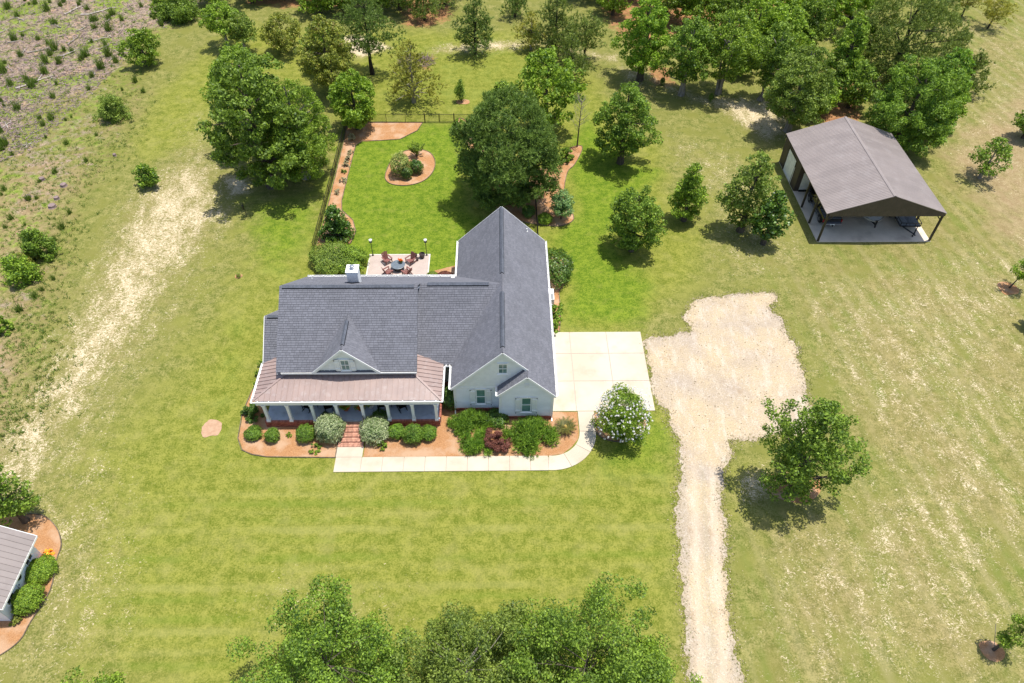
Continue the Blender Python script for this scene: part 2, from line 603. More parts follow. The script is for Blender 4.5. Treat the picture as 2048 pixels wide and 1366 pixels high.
def smooth_loop(pts, k=5, closed=True):
    """Catmull-Rom through points"""
    P = [Vector((p[0], p[1], 0)) for p in pts]
    n = len(P)
    out = []
    rngi = range(n) if closed else range(n - 1)
    for i in rngi:
        p0 = P[(i - 1) % n] if closed or i > 0 else P[0]
        p1, p2 = P[i], P[(i + 1) % n]
        p3 = P[(i + 2) % n] if closed or i + 2 < n else P[-1]
        for j in range(k):
            t = j / k
            out.append(0.5 * ((2 * p1) + (p2 - p0) * t + (2 * p0 - 5 * p1 + 4 * p2 - p3) * t * t + (3 * p1 - p0 - 3 * p2 + p3) * t ** 3))
    return out

# ------------------------------------------------------------------ ground
def axis(lo, hi, step, far):
    a = list(np.arange(lo, hi + 1e-6, step))
    d, x = step, hi
    while x < far:
        d *= 1.35
        x += d
        a.append(x)
    d, x = step, lo
    while x > -far:
        d *= 1.35
        x -= d
        a.insert(0, x)
    return np.array(a)


GX, GY = axis(-96, 104, 0.8, 1500), axis(4, 150, 0.8, 1500)
XX, YY = np.meshgrid(GX, GY)
PX = np.stack([XX.ravel(), YY.ravel()], 1)


def sdist(poly):
    """signed distance (inside positive) from every ground vertex to a polygon"""
    P = np.array(poly)
    d = np.full(len(PX), 1e9)
    ins = np.zeros(len(PX), bool)
    for i in range(len(P)):
        a, b = P[i], P[(i + 1) % len(P)]
        e = b - a
        w = PX - a
        t = np.clip((w @ e) / max(e @ e, 1e-9), 0, 1)
        d = np.minimum(d, np.hypot(*(w - t[:, None] * e).T))
        c = ((a[1] > PX[:, 1]) != (b[1] > PX[:, 1]))
        with np.errstate(divide='ignore', invalid='ignore'):
            xi = (b[0] - a[0]) * (PX[:, 1] - a[1]) / (b[1] - a[1]) + a[0]
        ins ^= c & (PX[:, 0] < xi)
    return np.where(ins, d, -d)


def field(*specs):
    """max of feathered polygons given in photo pixels: (weight, feather in metres, points)"""
    out = np.zeros(len(PX))
    for w, fe, pts in specs:
        s = sdist([at(*p)[:2] for p in pts])
        t = np.clip(s / fe * 0.5 + 0.5, 0, 1)
        out = np.maximum(out, w * t * t * (3 - 2 * t))
    return out


gp = [(1287, 674), (1340, 672), (1384, 664), (1374, 636), (1376, 606), (1392, 594), (1440, 598), (1500, 590), (1552, 586), (1550, 600), (1538, 612), (1556, 640), (1582, 680), (1592, 715), (1606, 755), (1618, 800), (1640, 850), (1620, 870), (1560, 872), (1470, 884), (1462, 905), (1450, 930), (1443, 990), (1451, 1060), (1451, 1160), (1460, 1260), (1465, 1420), (1384, 1420), (1371, 1300), (1360, 1150), (1355, 1000), (1360, 930), (1358, 880), (1345, 850), (1338, 824), (1312, 812)]
lush = field(
    (0.7, 8, [(130, 900), (300, 760), (480, 500), (560, 420), (1300, 660), (1370, 860), (1380, 1420), (100, 1420)]),
    (0.85, 5, [(590, 480), (560, 520), (470, 640), (330, 800), (240, 960), (200, 1150), (330, 1420), (1360, 1420), (1375, 1100), (1360, 850), (1280, 660), (1400, 560), (1420, 470), (1340, 380), (1330, 290), (1240, 240), (1200, 160), (1050, 60), (740, 60), (560, 60), (440, 30), (440, 130), (650, 200), (680, 280)]),
    (0.75, 5, [(300, 190), (420, 80), (470, 150), (450, 290), (370, 300), (280, 340), (250, 300)]),
    (0.45, 6, [(440, 380), (560, 380), (480, 620), (300, 840), (180, 1000), (120, 960), (300, 700)]),
    (0.35, 6, [(1330, 240), (1560, 300), (1640, 520), (1560, 580), (1380, 600), (1300, 640), (1300, 400)]),
    (0.5, 3, [(1360, 1000), (1460, 900), (1560, 900), (1570, 1060), (1480, 1080)]),
    (0.4, 3, [(1470, 950), (1560, 1050), (1500, 1400), (1470, 1400)]))
vivid = field(
    (0.9, 3, [(690, 250), (930, 245), (940, 420), (1090, 480), (1130, 560), (1130, 650), (1290, 655), (1310, 560), (1220, 480), (1330, 340), (1250, 320), (1180, 230), (1120, 300), (1150, 430), (1080, 480), (900, 560), (640, 520)]),
    (0.7, 3, [(1190, 880), (1300, 820), (1350, 840), (1360, 960), (1200, 960)]),
    (0.5, 3, [(430, 640), (520, 620), (480, 860), (470, 960), (400, 940)]),
    (0.75, 4, [(480, 400), (620, 380), (680, 300), (640, 470), (560, 560), (500, 520)]),
    (0.4, 5, [(760, 70), (1000, 60), (1200, 160), (1240, 260), (900, 240), (700, 240)]))
sand = field(
    (0.30, 5, [(480, 1130), (640, 1110), (860, 1150), (900, 1290), (560, 1300), (440, 1240)]),
    (0.28, 4, [(860, 1000), (930, 1000), (940, 1030), (870, 1030)]),
    (0.58, 6, [(340, 320), (440, 320), (470, 430), (360, 560), (290, 700), (160, 840), (80, 1000), (-60, 1060), (-60, 910), (70, 750), (180, 540), (250, 400)]),
    (0.38, 7, [(380, 200), (500, 260), (490, 420), (400, 620), (250, 850), (240, 1000), (60, 1000), (-60, 1020), (-60, 900), (120, 690), (300, 330)]),
    (0.34, 6, [(-60, 980), (240, 900), (330, 1000), (250, 1420), (-60, 1420)]),
    (0.36, 7, [(1560, 560), (1720, 520), (1900, 470), (2120, 420), (2120, 1420), (1480, 1420), (1475, 1060), (1600, 1010), (1720, 900), (1600, 740)]),
    (0.44, 6, [(1680, 740), (1780, 800), (1980, 1080), (2080, 1240), (2080, 980), (1900, 800), (1780, 700)]),
    (0.42, 5, [(1600, 1040), (1800, 980), (1900, 1130), (1700, 1200), (1560, 1250)]),
    (0.35, 5, [(1300, 250), (1500, 300), (1560, 380), (1640, 500), (1560, 570), (1420, 560), (1400, 400), (1330, 330)]),
    (0.30, 4, [(1900, 40), (2100, 40), (2100, 420), (1950, 400), (1850, 280)]),
    (0.66, 3.5, [(1290, 150), (1400, 190), (1570, 200), (1590, 270), (1530, 290), (1480, 250), (1440, 220), (1350, 190)]),
    (0.62, 3.0, [(860, 95), (960, 80), (1080, 80), (1200, 105), (1240, 110), (1230, 125), (1080, 95), (960, 105), (860, 110)]),
    (0.95, 2, [(680, 75), (720, 70), (780, 95), (720, 115), (680, 100)]),
    (0.90, 1.5, [(452, 350), (490, 350), (500, 385), (460, 392)]),
    (0.75, 2.0, [(1480, 960), (1530, 930), (1540, 1000), (1500, 1010)]),
    (0.5, 2.5, [(1230, 130), (1300, 130), (1310, 190), (1260, 180)]))
near_drive = field((0.55, 1.6, gp))
sand = np.maximum(sand, near_drive)
debris = field(
    (0.95, 6, [(-80, -160), (470, -160), (380, 40), (290, 60), (250, 120), (180, 180), (90, 200), (40, 260), (-80, 330)]),
    (0.45, 7, [(-80, 260), (90, 200), (250, 120), (290, 170), (240, 300), (130, 440), (110, 640), (40, 900), (-80, 940)]))
brown = field(
    (0.85, 4, [(-80, 660), (60, 640), (80, 720), (20, 860), (-80, 900)]),
    (0.8, 6, [(1860, 300), (2120, 100), (2120, 560), (2000, 500)]),
    (0.6, 4, [(90, 500), (170, 520), (130, 660), (60, 640)]),
    (0.75, 7, [(-80, 330), (130, 300), (210, 330), (130, 480), (90, 680), (20, 900), (-80, 940)]),
    (0.5, 3, [(180, 260), (300, 160), (340, 130), (300, 240), (120, 370)]))
straw = field(
    (0.7, 2.5, [(770, -120), (920, -120), (910, 40), (860, 60), (800, 60)]),
    (0.7, 2.5, [(1280, 90), (1700, 40), (1900, -100), (1500, -150), (1180, -120), (1200, 40), (1300, 150)]),
    (0.75, 2.0, [(1620, 150), (1720, 150), (1730, 260), (1660, 270), (1600, 240)]),
    (0.42, 5.0, [(1720, 230), (1830, 260), (1880, 330), (1990, 500), (2120, 620), (2120, 560), (2000, 420), (1900, 300), (1890, 180), (1780, 120)]),
    (0.7, 2.5, [(370, -120), (760, -120), (700, 20), (560, 20), (480, 10)]),
    (0.6, 2, [(800, 100), (880, 110), (870, 150), (800, 140)]),
    (0.7, 2, [(1280, 130), (1350, 130), (1360, 175), (1300, 180)]))
stripe_front = field((1.0, 6, [(430, 930), (1350, 960), (1350, 1420), (200, 1420), (200, 1080)]))
stripe_right = field((1.0, 6, [(1560, 540), (1700, 480), (1880, 330), (1880, 40), (2120, -100), (2120, 1420), (1500, 1420), (1500, 1050), (1720, 1000), (1640, 760)]))
gm = bpy.data.meshes.new('ground')
nx, ny = len(GX), len(GY)
gm.vertices.add(nx * ny)
_n0 = np.zeros(nx * ny)
for _k in range(14):
    _a, _b, _c = RNG.uniform(-0.25, 0.25), RNG.uniform(-0.25, 0.25), RNG.uniform(0, 6.28)
    _n0 += np.sin(PX[:, 0] * _a + PX[:, 1] * _b + _c)
_rough = debris * 0.9 + 0.05
gm.vertices.foreach_set('co', np.stack([PX[:, 0], PX[:, 1], np.clip(_n0 * 0.02 * _rough, -0.12, 0.12) + RNG.normal(0, 0.05, len(PX)) * np.clip(debris - 0.3, 0, 1)], 1).astype(np.float32).ravel())
ii = np.arange(nx * ny).reshape(ny, nx)
qd = np.stack([ii[:-1, :-1], ii[:-1, 1:], ii[1:, 1:], ii[1:, :-1]], -1).reshape(-1, 4)
gm.loops.add(qd.size)
gm.loops.foreach_set('vertex_index', qd.ravel().astype(np.int32))
gm.polygons.add(len(qd))
gm.polygons.foreach_set('loop_start', np.arange(0, qd.size, 4, dtype=np.int32))
gm.polygons.foreach_set('loop_total', np.full(len(qd), 4, dtype=np.int32))
gm.update(calc_edges=True)
for nm, ch in (('cover_a', (lush, vivid, sand, debris)), ('cover_b', (straw, stripe_front, stripe_right, brown))):
    at_ = gm.attributes.new(nm, 'FLOAT_COLOR', 'POINT')
    at_.data.foreach_set('color', np.stack(ch, 1).astype(np.float32).ravel())


def ground_material():
    m, nt, b, out = node_mat('ground_cover')
    N = NT(nt)
    P = N.pos()

    def attr(nm):
        a = N.n('ShaderNodeAttribute', attribute_name=nm)
        s = N.n('ShaderNodeSeparateColor')
        nt.links.new(a.outputs['Color'], s.inputs[0])
        return s.outputs[0], s.outputs[1], s.outputs[2], a.outputs['Alpha']
    lu, vi, sa, de = attr('cover_a')
    st, sf, sr, br = attr('cover_b')
    n_big = N.noise(P, 0.09, 3)
    n_mid = N.noise(P, 0.42, 4, 0.6)
    n_fine = N.noise(P, 3.2, 4, 0.65)
    n_vf = N.noise(P, 8.0, 5, 0.8)
    n_md2 = N.noise(P, 1.1, 4, 0.6)
    wv = N.noise(P, 0.9, 4, 0.6)
    wob = N.math('MULTIPLY_ADD', n_mid, 2.4, -1.2)
    # dry rough grass
    t = N.math('ADD', N.math('MULTIPLY_ADD', n_fine, 0.22, N.math('MULTIPLY', n_vf, 0.53)), N.math('MULTIPLY', n_md2, 0.25))
    dry = N.mix(N.ramp(t, 0.42, 0.59), (0.092, 0.116, 0.019, 1), (0.285, 0.258, 0.088, 1))
    dry = N.mix(N.ramp(n_mid, 0.42, 0.66), dry, (0.175, 0.177, 0.042, 1))
    lushc = N.mix(N.ramp(t, 0.42, 0.58), (0.106, 0.134, 0.014, 1), (0.252, 0.252, 0.050, 1))
    lushc = N.mix(N.math('MULTIPLY', N.ramp(n_mid, 0.46, 0.72), 0.42), lushc, (0.280, 0.260, 0.085, 1))
    vivc = N.mix(N.ramp(t, 0.42, 0.58), (0.062, 0.122, 0.007, 1), (0.190, 0.245, 0.024, 1))
    vivc = N.mix(N.math('MULTIPLY', N.ramp(wv, 0.5, 0.75), 0.45), vivc, (0.220, 0.235, 0.045, 1))
    lw = N.math('ADD', lu, N.math('MULTIPLY_ADD', n_mid, 0.7, -0.35))
    c = N.mix(N.ramp(lw, 0.22, 0.72), dry, lushc)
    vw = N.math('ADD', vi, N.math('MULTIPLY_ADD', n_mid, 0.8, -0.4))
    c = N.mix(N.ramp(vw, 0.25, 0.85), c, vivc)
    # mowing passes: the grass itself leans one way or the other
    sep = N.n('ShaderNodeSeparateXYZ')
    N.link(P, sep.inputs[0])
    x, y = sep.outputs[0], sep.outputs[1]
    fr = N.math('SINE', N.math('MULTIPLY_ADD', y, 2 * PI / 1.45, N.math('MULTIPLY', wob, 1.4)))
    fr2 = N.math('SINE', N.math('MULTIPLY_ADD', y, 2 * PI / 3.9, 1.0))
    frs = N.math('MULTIPLY', N.math('MULTIPLY', N.math('MULTIPLY_ADD', fr2, 0.6, fr), sf), N.ramp(n_big, 0.3, 0.6))
    c = N.mix(N.math('MULTIPLY', N.ramp(frs, 0.0, 1.5), 0.42), c, (0.120, 0.180, 0.018, 1))
    c = N.mix(N.math('MULTIPLY', N.ramp(N.math('MULTIPLY', frs, -1.0), 0.0, 1.5), 0.36), c, (0.300, 0.290, 0.090, 1))
    a0, a1 = at(1805, 665), at(1984, 909)
    d = (a1 - a0).normalized()
    crd = N.math('ADD', N.math('MULTIPLY', x, -d.y), N.math('MULTIPLY', y, d.x))
    rs = N.math('SINE', N.math('MULTIPLY_ADD', crd, 2 * PI / 1.7, N.math('MULTIPLY', wob, 1.6)))
    rs2 = N.math('SINE', N.math('MULTIPLY_ADD', crd, 2 * PI / 4.7, wob))
    rst = N.math('MULTIPLY', N.math('MULTIPLY_ADD', rs2, 0.7, rs), sr)
    c = N.mix(N.math('MULTIPLY', N.math('MULTIPLY', N.ramp(rst, 0.0, 1.2), 0.75), N.ramp(N.noise(P, 0.2, 3), 0.38, 0.62)), c, (0.130, 0.165, 0.028, 1))
    c = N.mix(N.math('MULTIPLY', N.ramp(N.math('MULTIPLY', rst, -1.0), 0.1, 1.5), 0.35), c, (0.310, 0.270, 0.135, 1))
    c = N.mix(N.math('MULTIPLY', N.math('MULTIPLY', sr, N.ramp(N.noise(P, 0.16, 4, 0.6), 0.40, 0.62)), 0.5), c, N.mix(N.ramp(t, 0.42, 0.58), (0.135, 0.115, 0.035, 1), (0.320, 0.250, 0.115, 1)))
    # brown thatch
    bw = N.math('ADD', br, N.math('MULTIPLY_ADD', n_mid, 0.9, -0.45))
    c = N.mix(N.math('MULTIPLY', N.ramp(bw, 0.3, 0.9), 0.8), c, N.mix(N.ramp(t, 0.36, 0.64), (0.235, 0.150, 0.085, 1), (0.385, 0.290, 0.175, 1)))
    # cleared field: bark litter, red sand and weeds
    deb = N.mix(N.ramp(n_vf, 0.36, 0.64), (0.155, 0.105, 0.075, 1), (0.400, 0.310, 0.245, 1))
    deb = N.mix(N.math('MULTIPLY', N.ramp(n_mid, 0.5, 0.7), 0.8), deb, (0.420, 0.270, 0.180, 1))
    strk = N.noise(N.mapping(P, (1.0, 5.0, 1.0), (0, 0, 0.5)), 2.6, 3, 0.6)
    deb = N.mix(N.math('MULTIPLY', N.ramp(strk, 0.60, 0.68), 0.75), deb, (0.520, 0.460, 0.410, 1))
    weed = N.mix(N.ramp(t, 0.34, 0.66), (0.110, 0.175, 0.018, 1), (0.260, 0.305, 0.060, 1))
    deb = N.mix(N.ramp(N.math('ADD', N.math('MULTIPLY', wv, 0.35), N.math('MULTIPLY', N.noise(P, 0.17, 3), 0.75)), 0.52, 0.62), deb, weed)
    dw = N.math('ADD', de, N.math('MULTIPLY_ADD', wv, 1.3, -0.65))
    c = N.mix(N.ramp(dw, 0.32, 0.62), c, deb)
    # pine straw under the woods
    sw = N.math('ADD', st, N.math('MULTIPLY_ADD', wv, 1.0, -0.5))
    c = N.mix(N.ramp(sw, 0.4, 0.75), c, N.mix(N.ramp(t, 0.35, 0.65), (0.150, 0.065, 0.032, 1), (0.450, 0.235, 0.110, 1)))
    # scrub: rough tussocks of several greens and dead stalks
    rf = N.math('MULTIPLY', N.ramp(de, 0.08, 0.35), N.ramp(N.noise(P, 1.9, 5, 0.7), 0.47, 0.6))
    c = N.mix(N.math('MULTIPLY', rf, 0.7), c, N.mix(N.ramp(N.noise(P, 0.6, 3), 0.42, 0.6), (0.090, 0.130, 0.016, 1), (0.215, 0.150, 0.085, 1)))
    c = N.mix(N.math('MULTIPLY', N.ramp(N.math('ADD', sa, N.math('MULTIPLY_ADD', wv, 0.6, -0.3)), 0.15, 0.7), 0.7), c, N.mix(N.ramp(t, 0.4, 0.6), (0.170, 0.145, 0.050, 1), (0.330, 0.262, 0.135, 1)))
    # bare pale sand showing through, in small streaks
    dist = N.n('ShaderNodeVectorMath', operation='ADD')
    N.link(P, dist.inputs[0])
    nv = N.n('ShaderNodeTexNoise')
    N.link(P, nv.inputs['Vector'])
    nv.inputs['Scale'].default_value = 1.6
    sc = N.n('ShaderNodeVectorMath', operation='SCALE')
    nt.links.new(nv.outputs['Color'], sc.inputs[0])
    sc.inputs['Scale'].default_value = 0.9
    nt.links.new(sc.outputs[0], dist.inputs[1])
    fl = N.noise(N.mapping(dist.outputs[0], (1.0, 1.9, 1.0)), 3.6, 6, 0.72)
    fl2 = N.noise(N.mapping(dist.outputs[0], (1.0, 1.7, 1.0), (0, 0, 0.4)), 8.5, 4, 0.7)
    fk = N.math('MULTIPLY_ADD', fl2, 0.58, N.math('MULTIPLY', fl, 0.42))
    patch = N.math('MULTIPLY_ADD', N.noise(N.mapping(P, (1.8, 0.8, 1), (0, 0, 0.55)), 0.45, 5, 0.65), 0.9, -0.45)
    thr = N.math('SUBTRACT', 0.690, N.math('MULTIPLY', N.math('ADD', sa, N.math('MULTIPLY', patch, N.ramp(sa, 0.02, 0.3))), 0.36))
    msk = N.ramp(fk, N.math('SUBTRACT', thr, 0.022), N.math('ADD', thr, 0.04))
    sandc = N.mix(N.ramp(n_fine, 0.35, 0.65), (0.500, 0.395, 0.250, 1), (0.660, 0.555, 0.395, 1))
    c = N.mix(N.math('MULTIPLY', msk, 0.93), c, sandc)
    N.link(c, b.inputs['Base Color'])
    b.inputs['Roughness'].default_value = 0.95
    b.inputs['Specular IOR Level'].default_value = 0.1
    h = N.math('MULTIPLY_ADD', n_vf, 0.5, N.math('MULTIPLY', n_fine, 0.6))
    N.bump(h, 0.4, 0.05, b)
    return m


M['ground'] = ground_material()
gm.materials.append(M['ground'])
ground = tag(link('ground', gm), kind='structure')


def mulch_material():
    m, nt, b, out = node_mat('pine_straw_mulch')
    N = NT(nt)
    P = N.pos()
    a = N.noise(N.mapping(P, (1, 6, 1), (0, 0, 0.6)), 9, 3, 0.7)
    b2 = N.noise(N.mapping(P, (6, 1, 1), (0, 0, 0.3)), 9, 3, 0.7)
    t = N.math('MULTIPLY_ADD', a, 0.5, N.math('MULTIPLY', b2, 0.5))
    c = N.mix(N.ramp(t, 0.36, 0.64), (0.280, 0.130, 0.052, 1), (0.520, 0.285, 0.140, 1))
    c = N.mix(N.ramp(N.noise(P, 0.7, 4), 0.42, 0.68), c, (0.480, 0.310, 0.195, 1))
    N.link(c, b.inputs['Base Color'])
    b.inputs['Roughness'].default_value = 0.95
    b.inputs['Specular IOR Level'].default_value = 0.1
    N.bump(t, 0.6, 0.08, b)
    return m


M['mulch'] = mulch_material()


def gravel_material():
    m, nt, b, out = node_mat('pale_gravel')
    N = NT(nt)
    P = N.pos()
    vo = N.n('ShaderNodeTexVoronoi')
    N.link(P, vo.inputs['Vector'])
    vo.inputs['Scale'].default_value = 11.0
    big = N.noise(P, 0.22, 4, 0.6)
    mid = N.noise(N.mapping(P, (1.6, 0.5, 1)), 0.9, 4, 0.6)
    fine = N.noise(P, 9, 4, 0.75)
    c = N.mix(N.ramp(big, 0.36, 0.62), (0.430, 0.350, 0.255, 1), (0.505, 0.400, 0.255, 1))
    c = N.mix(N.math('MULTIPLY', N.ramp(mid, 0.48, 0.68), 0.75), c, (0.560, 0.480, 0.375, 1))
    grey = N.ramp(N.noise(P, 0.16, 3, 0.6), 0.52, 0.64)
    c = N.mix(N.math('MULTIPLY', grey, 0.3), c, (0.330, 0.290, 0.275, 1))
    stain = N.ramp(N.noise(P, 0.5, 5, 0.7), 0.57, 0.70)
    c = N.mix(N.math('MULTIPLY', stain, 0.55), c, (0.340, 0.240, 0.145, 1))
    c = N.mix(N.math('MULTIPLY', N.ramp(fine, 0.54, 0.36), 0.6), c, (0.260, 0.210, 0.175, 1))
    # two wheel tracks down the narrow lane, greyer shoulders
    q0, q1 = at(1405, 930), at(1424, 1366)
    dl = (q1 - q0).normalized()
    sp_ = N.n('ShaderNodeSeparateXYZ')
    N.link(P, sp_.inputs[0])
    dd = N.math('ADD', N.math('MULTIPLY', N.math('SUBTRACT', sp_.outputs[0], q0.x), -dl.y), N.math('MULTIPLY', N.math('SUBTRACT', sp_.outputs[1], q0.y), dl.x))
    ad = N.math('ABSOLUTE', N.math('ADD', dd, N.math('MULTIPLY_ADD', mid, 0.6, -0.3)))
    lane = N.ramp(sp_.outputs[1], q0.y + 1.5, q0.y - 2.0)
    trk = N.math('SUBTRACT', 1.0, N.ramp(N.math('ABSOLUTE', N.math('SUBTRACT', ad, 0.72)), 0.05, 0.42))
    c = N.mix(N.math('MULTIPLY', N.math('MULTIPLY', trk, lane), 0.45), c, (0.560, 0.465, 0.350, 1))
    c = N.mix(N.math('MULTIPLY', N.math('MULTIPLY', N.ramp(ad, 1.05, 1.5), lane), 0.55), c, (0.350, 0.300, 0.235, 1))
    c = N.mix(N.math('MULTIPLY', N.math('MULTIPLY', N.ramp(ad, 0.3, 0.05), lane), 0.25), c, (0.300, 0.270, 0.180, 1))
    sepc = N.n('ShaderNodeSeparateColor')
    nt.links.new(vo.outputs['Color'], sepc.inputs[0])
    c = N.mix(N.math('MULTIPLY', N.ramp(sepc.outputs[0], 0.78, 0.95), 0.3), c, (0.62, 0.56, 0.49, 1))
    spots = N.ramp(N.noise(P, 3.0, 4, 0.7), 0.71, 0.76)
    c = N.mix(N.math('MULTIPLY', spots, 0.7), c, (0.20, 0.19, 0.08, 1))
    N.link(c, b.inputs['Base Color'])
    b.inputs['Roughness'].default_value = 0.95
    b.inputs['Specular IOR Level'].default_value = 0.1
    N.bump(N.math('ADD', fine, vo.outputs['Distance']), 0.5, 0.05, b)
    return m


M['gravel'] = gravel_material()
gw = [at(*p) for p in gp]
k0 = 26
gw[k0] = gw[k0 - 1] + Vector((0.6, -26, 0))
gw[k0 + 1] = gw[k0 + 2] + Vector((0.3, -26, 0))
_g2 = []
_rg = random.Random(12)
for _i in range(len(gw)):
    _a, _b = gw[_i], gw[(_i + 1) % len(gw)]
    _k = max(1, int((_b - _a).length / 0.75))
    _n = Vector((-(_b - _a).y, (_b - _a).x, 0)).normalized()
    for _j in range(_k):
        _g2.append(_a.lerp(_b, _j / _k) + _n * _rg.gauss(0, .13 if _a.y < 33 else .24))
gw = _g2
drive = sheet('gravel_drive', gw, 0.012, M['gravel'], rag=0.15, step=0.2, thick=0.06, seed=3)

# loose clods and weeds sprouting on the gravel
rng = random.Random(5)
mb = MB()
for i in range(420):
    px, py = rng.uniform(1300, 1610), rng.uniform(600, 870)
    if px > 1384 and not (px < 1384 + (py - 580) * 0.95 + 170 and py < 860):
        continue
    if px < 1384 and (py < 690 or px < 1310):
        continue
    p = at(px, py)
    r = rng.uniform(0.025, 0.07)
    vs = [p + Vector((r * math.cos(a) * rng.uniform(.6, 1.3), r * math.sin(a) * rng.uniform(.6, 1.3), 0.0)) for a in (0, 1.6, 3.1, 4.7)]
    vs.append(p + Vector((0, 0, 0.03 + r * 0.8)))
    mb.add(vs, [(0, 1, 4), (1, 2, 4), (2, 3, 4), (3, 0, 4)])
mb.build('gravel_clods', mat('clod', (0.16, 0.15, 0.07), (0.25, 0.19, 0.12), 3, 0.95, 0.1, isl=0.4), drive, 'stuff')

# stones strewn out into the grass along both edges
gv = []
for i in range(len(gw)):
    a, b2 = gw[i], gw[(i + 1) % len(gw)]
    Lg = (b2 - a).length
    nn = Vector(((b2 - a).y, -(b2 - a).x, 0)).normalized()
    for j in range(int(Lg * 45)):
        p = a.lerp(b2, rng.random()) + nn * (rng.gauss(.05, .26))
        r = rng.uniform(.015, .055)
        an = rng.uniform(0, 3)
        gv.append([p + Vector((r * math.cos(an + k * PI / 2), r * math.sin(an + k * PI / 2), .028 + .012 * (k % 2))) for k in range(4)])
link('loose_stones', quads_mesh('loose_stones', np.array([[tuple(q) for q in s] for s in gv]).reshape(-1, 3), len(gv), mat('loose_stone', (0.38, 0.31, 0.215), (0.29, 0.245, 0.16), 3, 0.95, 0.1, isl=0.3)), drive)['kind'] = 'stuff'
gv = []
for i in range(len(gw)):
    a, b2 = gw[i], gw[(i + 1) % len(gw)]
    Lg = (b2 - a).length
    nn = Vector(((b2 - a).y, -(b2 - a).x, 0)).normalized()
    for j in range(int(Lg * 14)):
        p = a.lerp(b2, rng.random()) - nn * rng.gauss(.1, .22)
        for k in range(5):
            an = rng.uniform(0, 6.28)
            d = Vector((math.cos(an) * .09, math.sin(an) * .09, rng.uniform(.05, .12)))
            s_ = Vector((-math.sin(an), math.cos(an), 0)) * .018
            gv.append([p - s_, p + s_, p + d])
link('edge_grass', quads_mesh('edge_grass', np.array([[tuple(q) for q in s] for s in gv]).reshape(-1, 3), len(gv), M['blade'], 3), drive)['kind'] = 'stuff'

# concrete drive pad, nine slabs
pad = sheet('driveway', [(4.25, 36.36), (12.92, 36.36), (12.92, 45.42), (4.25, 45.42)], 0.035, M['mortar'], thick=0.1)
xs = [3.0, 6.36, 9.72, 12.95]
ys = [36.33, 39.58, 42.78, 45.45]
for i in range(3):
    for j in range(3):
        mb = MB()
        mb.box(xs[i] + 0.035, xs[i + 1] - 0.035, ys[j] + 0.035, ys[j + 1] - 0.035, -0.03, 0.06)
        mb.build('slab', M['concrete'], pad)

# front walk
walk = sheet('walkway', [(-12.9, 30.66), (3.8, 30.66), (3.8, 31.9), (-12.9, 31.9)], 0.02, M['mortar'], thick=0.08)
mb = MB(); mb.box(-12.97, -10.9, 31.98, 33.0, -0.03, 0.07); mb.build('slab', M['concrete'], walk)
xx = [-12.97, -10.9, -9.25, -7.58, -5.92, -4.25, -2.6, -0.95, 0.7, 2.35, 3.75]
for i in range(len(xx) - 1):
    mb = MB(); mb.box(xx[i] + 0.02, xx[i + 1] - 0.02, 30.62, 31.96, -0.03, 0.07); mb.build('slab', M['concrete'], walk)
cx, cy, ri, ro = 4.05, 34.35, 2.40, 3.72
fan = [-PI / 2 - 0.09, -PI / 2 + 0.42, -PI / 2 + 0.98, -0.02]
for i in range(3):
    pts = [(cx + ro * math.cos(a), cy + ro * math.sin(a), -0.03) for a in np.linspace(fan[i] + 0.004, fan[i + 1] - 0.004, 7)]
    pts += [(cx + ri * math.cos(a), cy + ri * math.sin(a), -0.03) for a in np.linspace(fan[i + 1] - 0.004, fan[i] + 0.004, 7)]
    mb = MB(); mb.prism(pts, (0, 0, 0.1)); mb.build('slab', M['concrete'], walk)
mb = MB(); mb.box(6.45, 7.79, 34.32, 36.32, -0.03, 0.07); mb.build('slab', M['concrete'], walk)

# patio
patio = sheet('patio', [(-13.1, 50.0), (-7.15, 50.0), (-7.15, 56.35), (-13.1, 56.35)], 0.05, M['patio'], thick=0.12)
mb = MB()
mb.box(-13.22, -7.03, 56.35, 56.47, -0.05, 0.07)
mb.box(-13.22, -13.1, 50.0, 56.35, -0.05, 0.07)
mb.box(-7.15, -7.03, 50.0, 56.35, -0.05, 0.07)
mb.build('patio_edge', M['patioedge'], patio)


# planting beds
def bed(pts, world_pts=False, edge=True, z=0.035, smooth=True, seed=2):
    w = [Vector((p[0], p[1], 0)) for p in pts] if world_pts else [at(*p) for p in pts]
    if smooth:
        w = smooth_loop(w, 4)
    o = sheet('mulch_bed', w, z, M['mulch'], thick=0.1, rag=0.03, step=0.5, seed=seed)
    if edge:
        mb = MB()
        n = len(w)
        c = sum(w, Vector()) / n
        ring = []
        for p in w:
            d = (p - c).normalized()
            ring.append(p + d * 0.05)
        for i in range(n):
            a, b2 = ring[i], ring[(i + 1) % n]
            if (b2 - a).length > 0.02:
                mb.beam(a + Vector((0, 0, 0.03)), b2 + Vector((0, 0, 0.03)), 0.06, 0.11)
        mb.build('bed_edging', M['edging'], o)
    return o


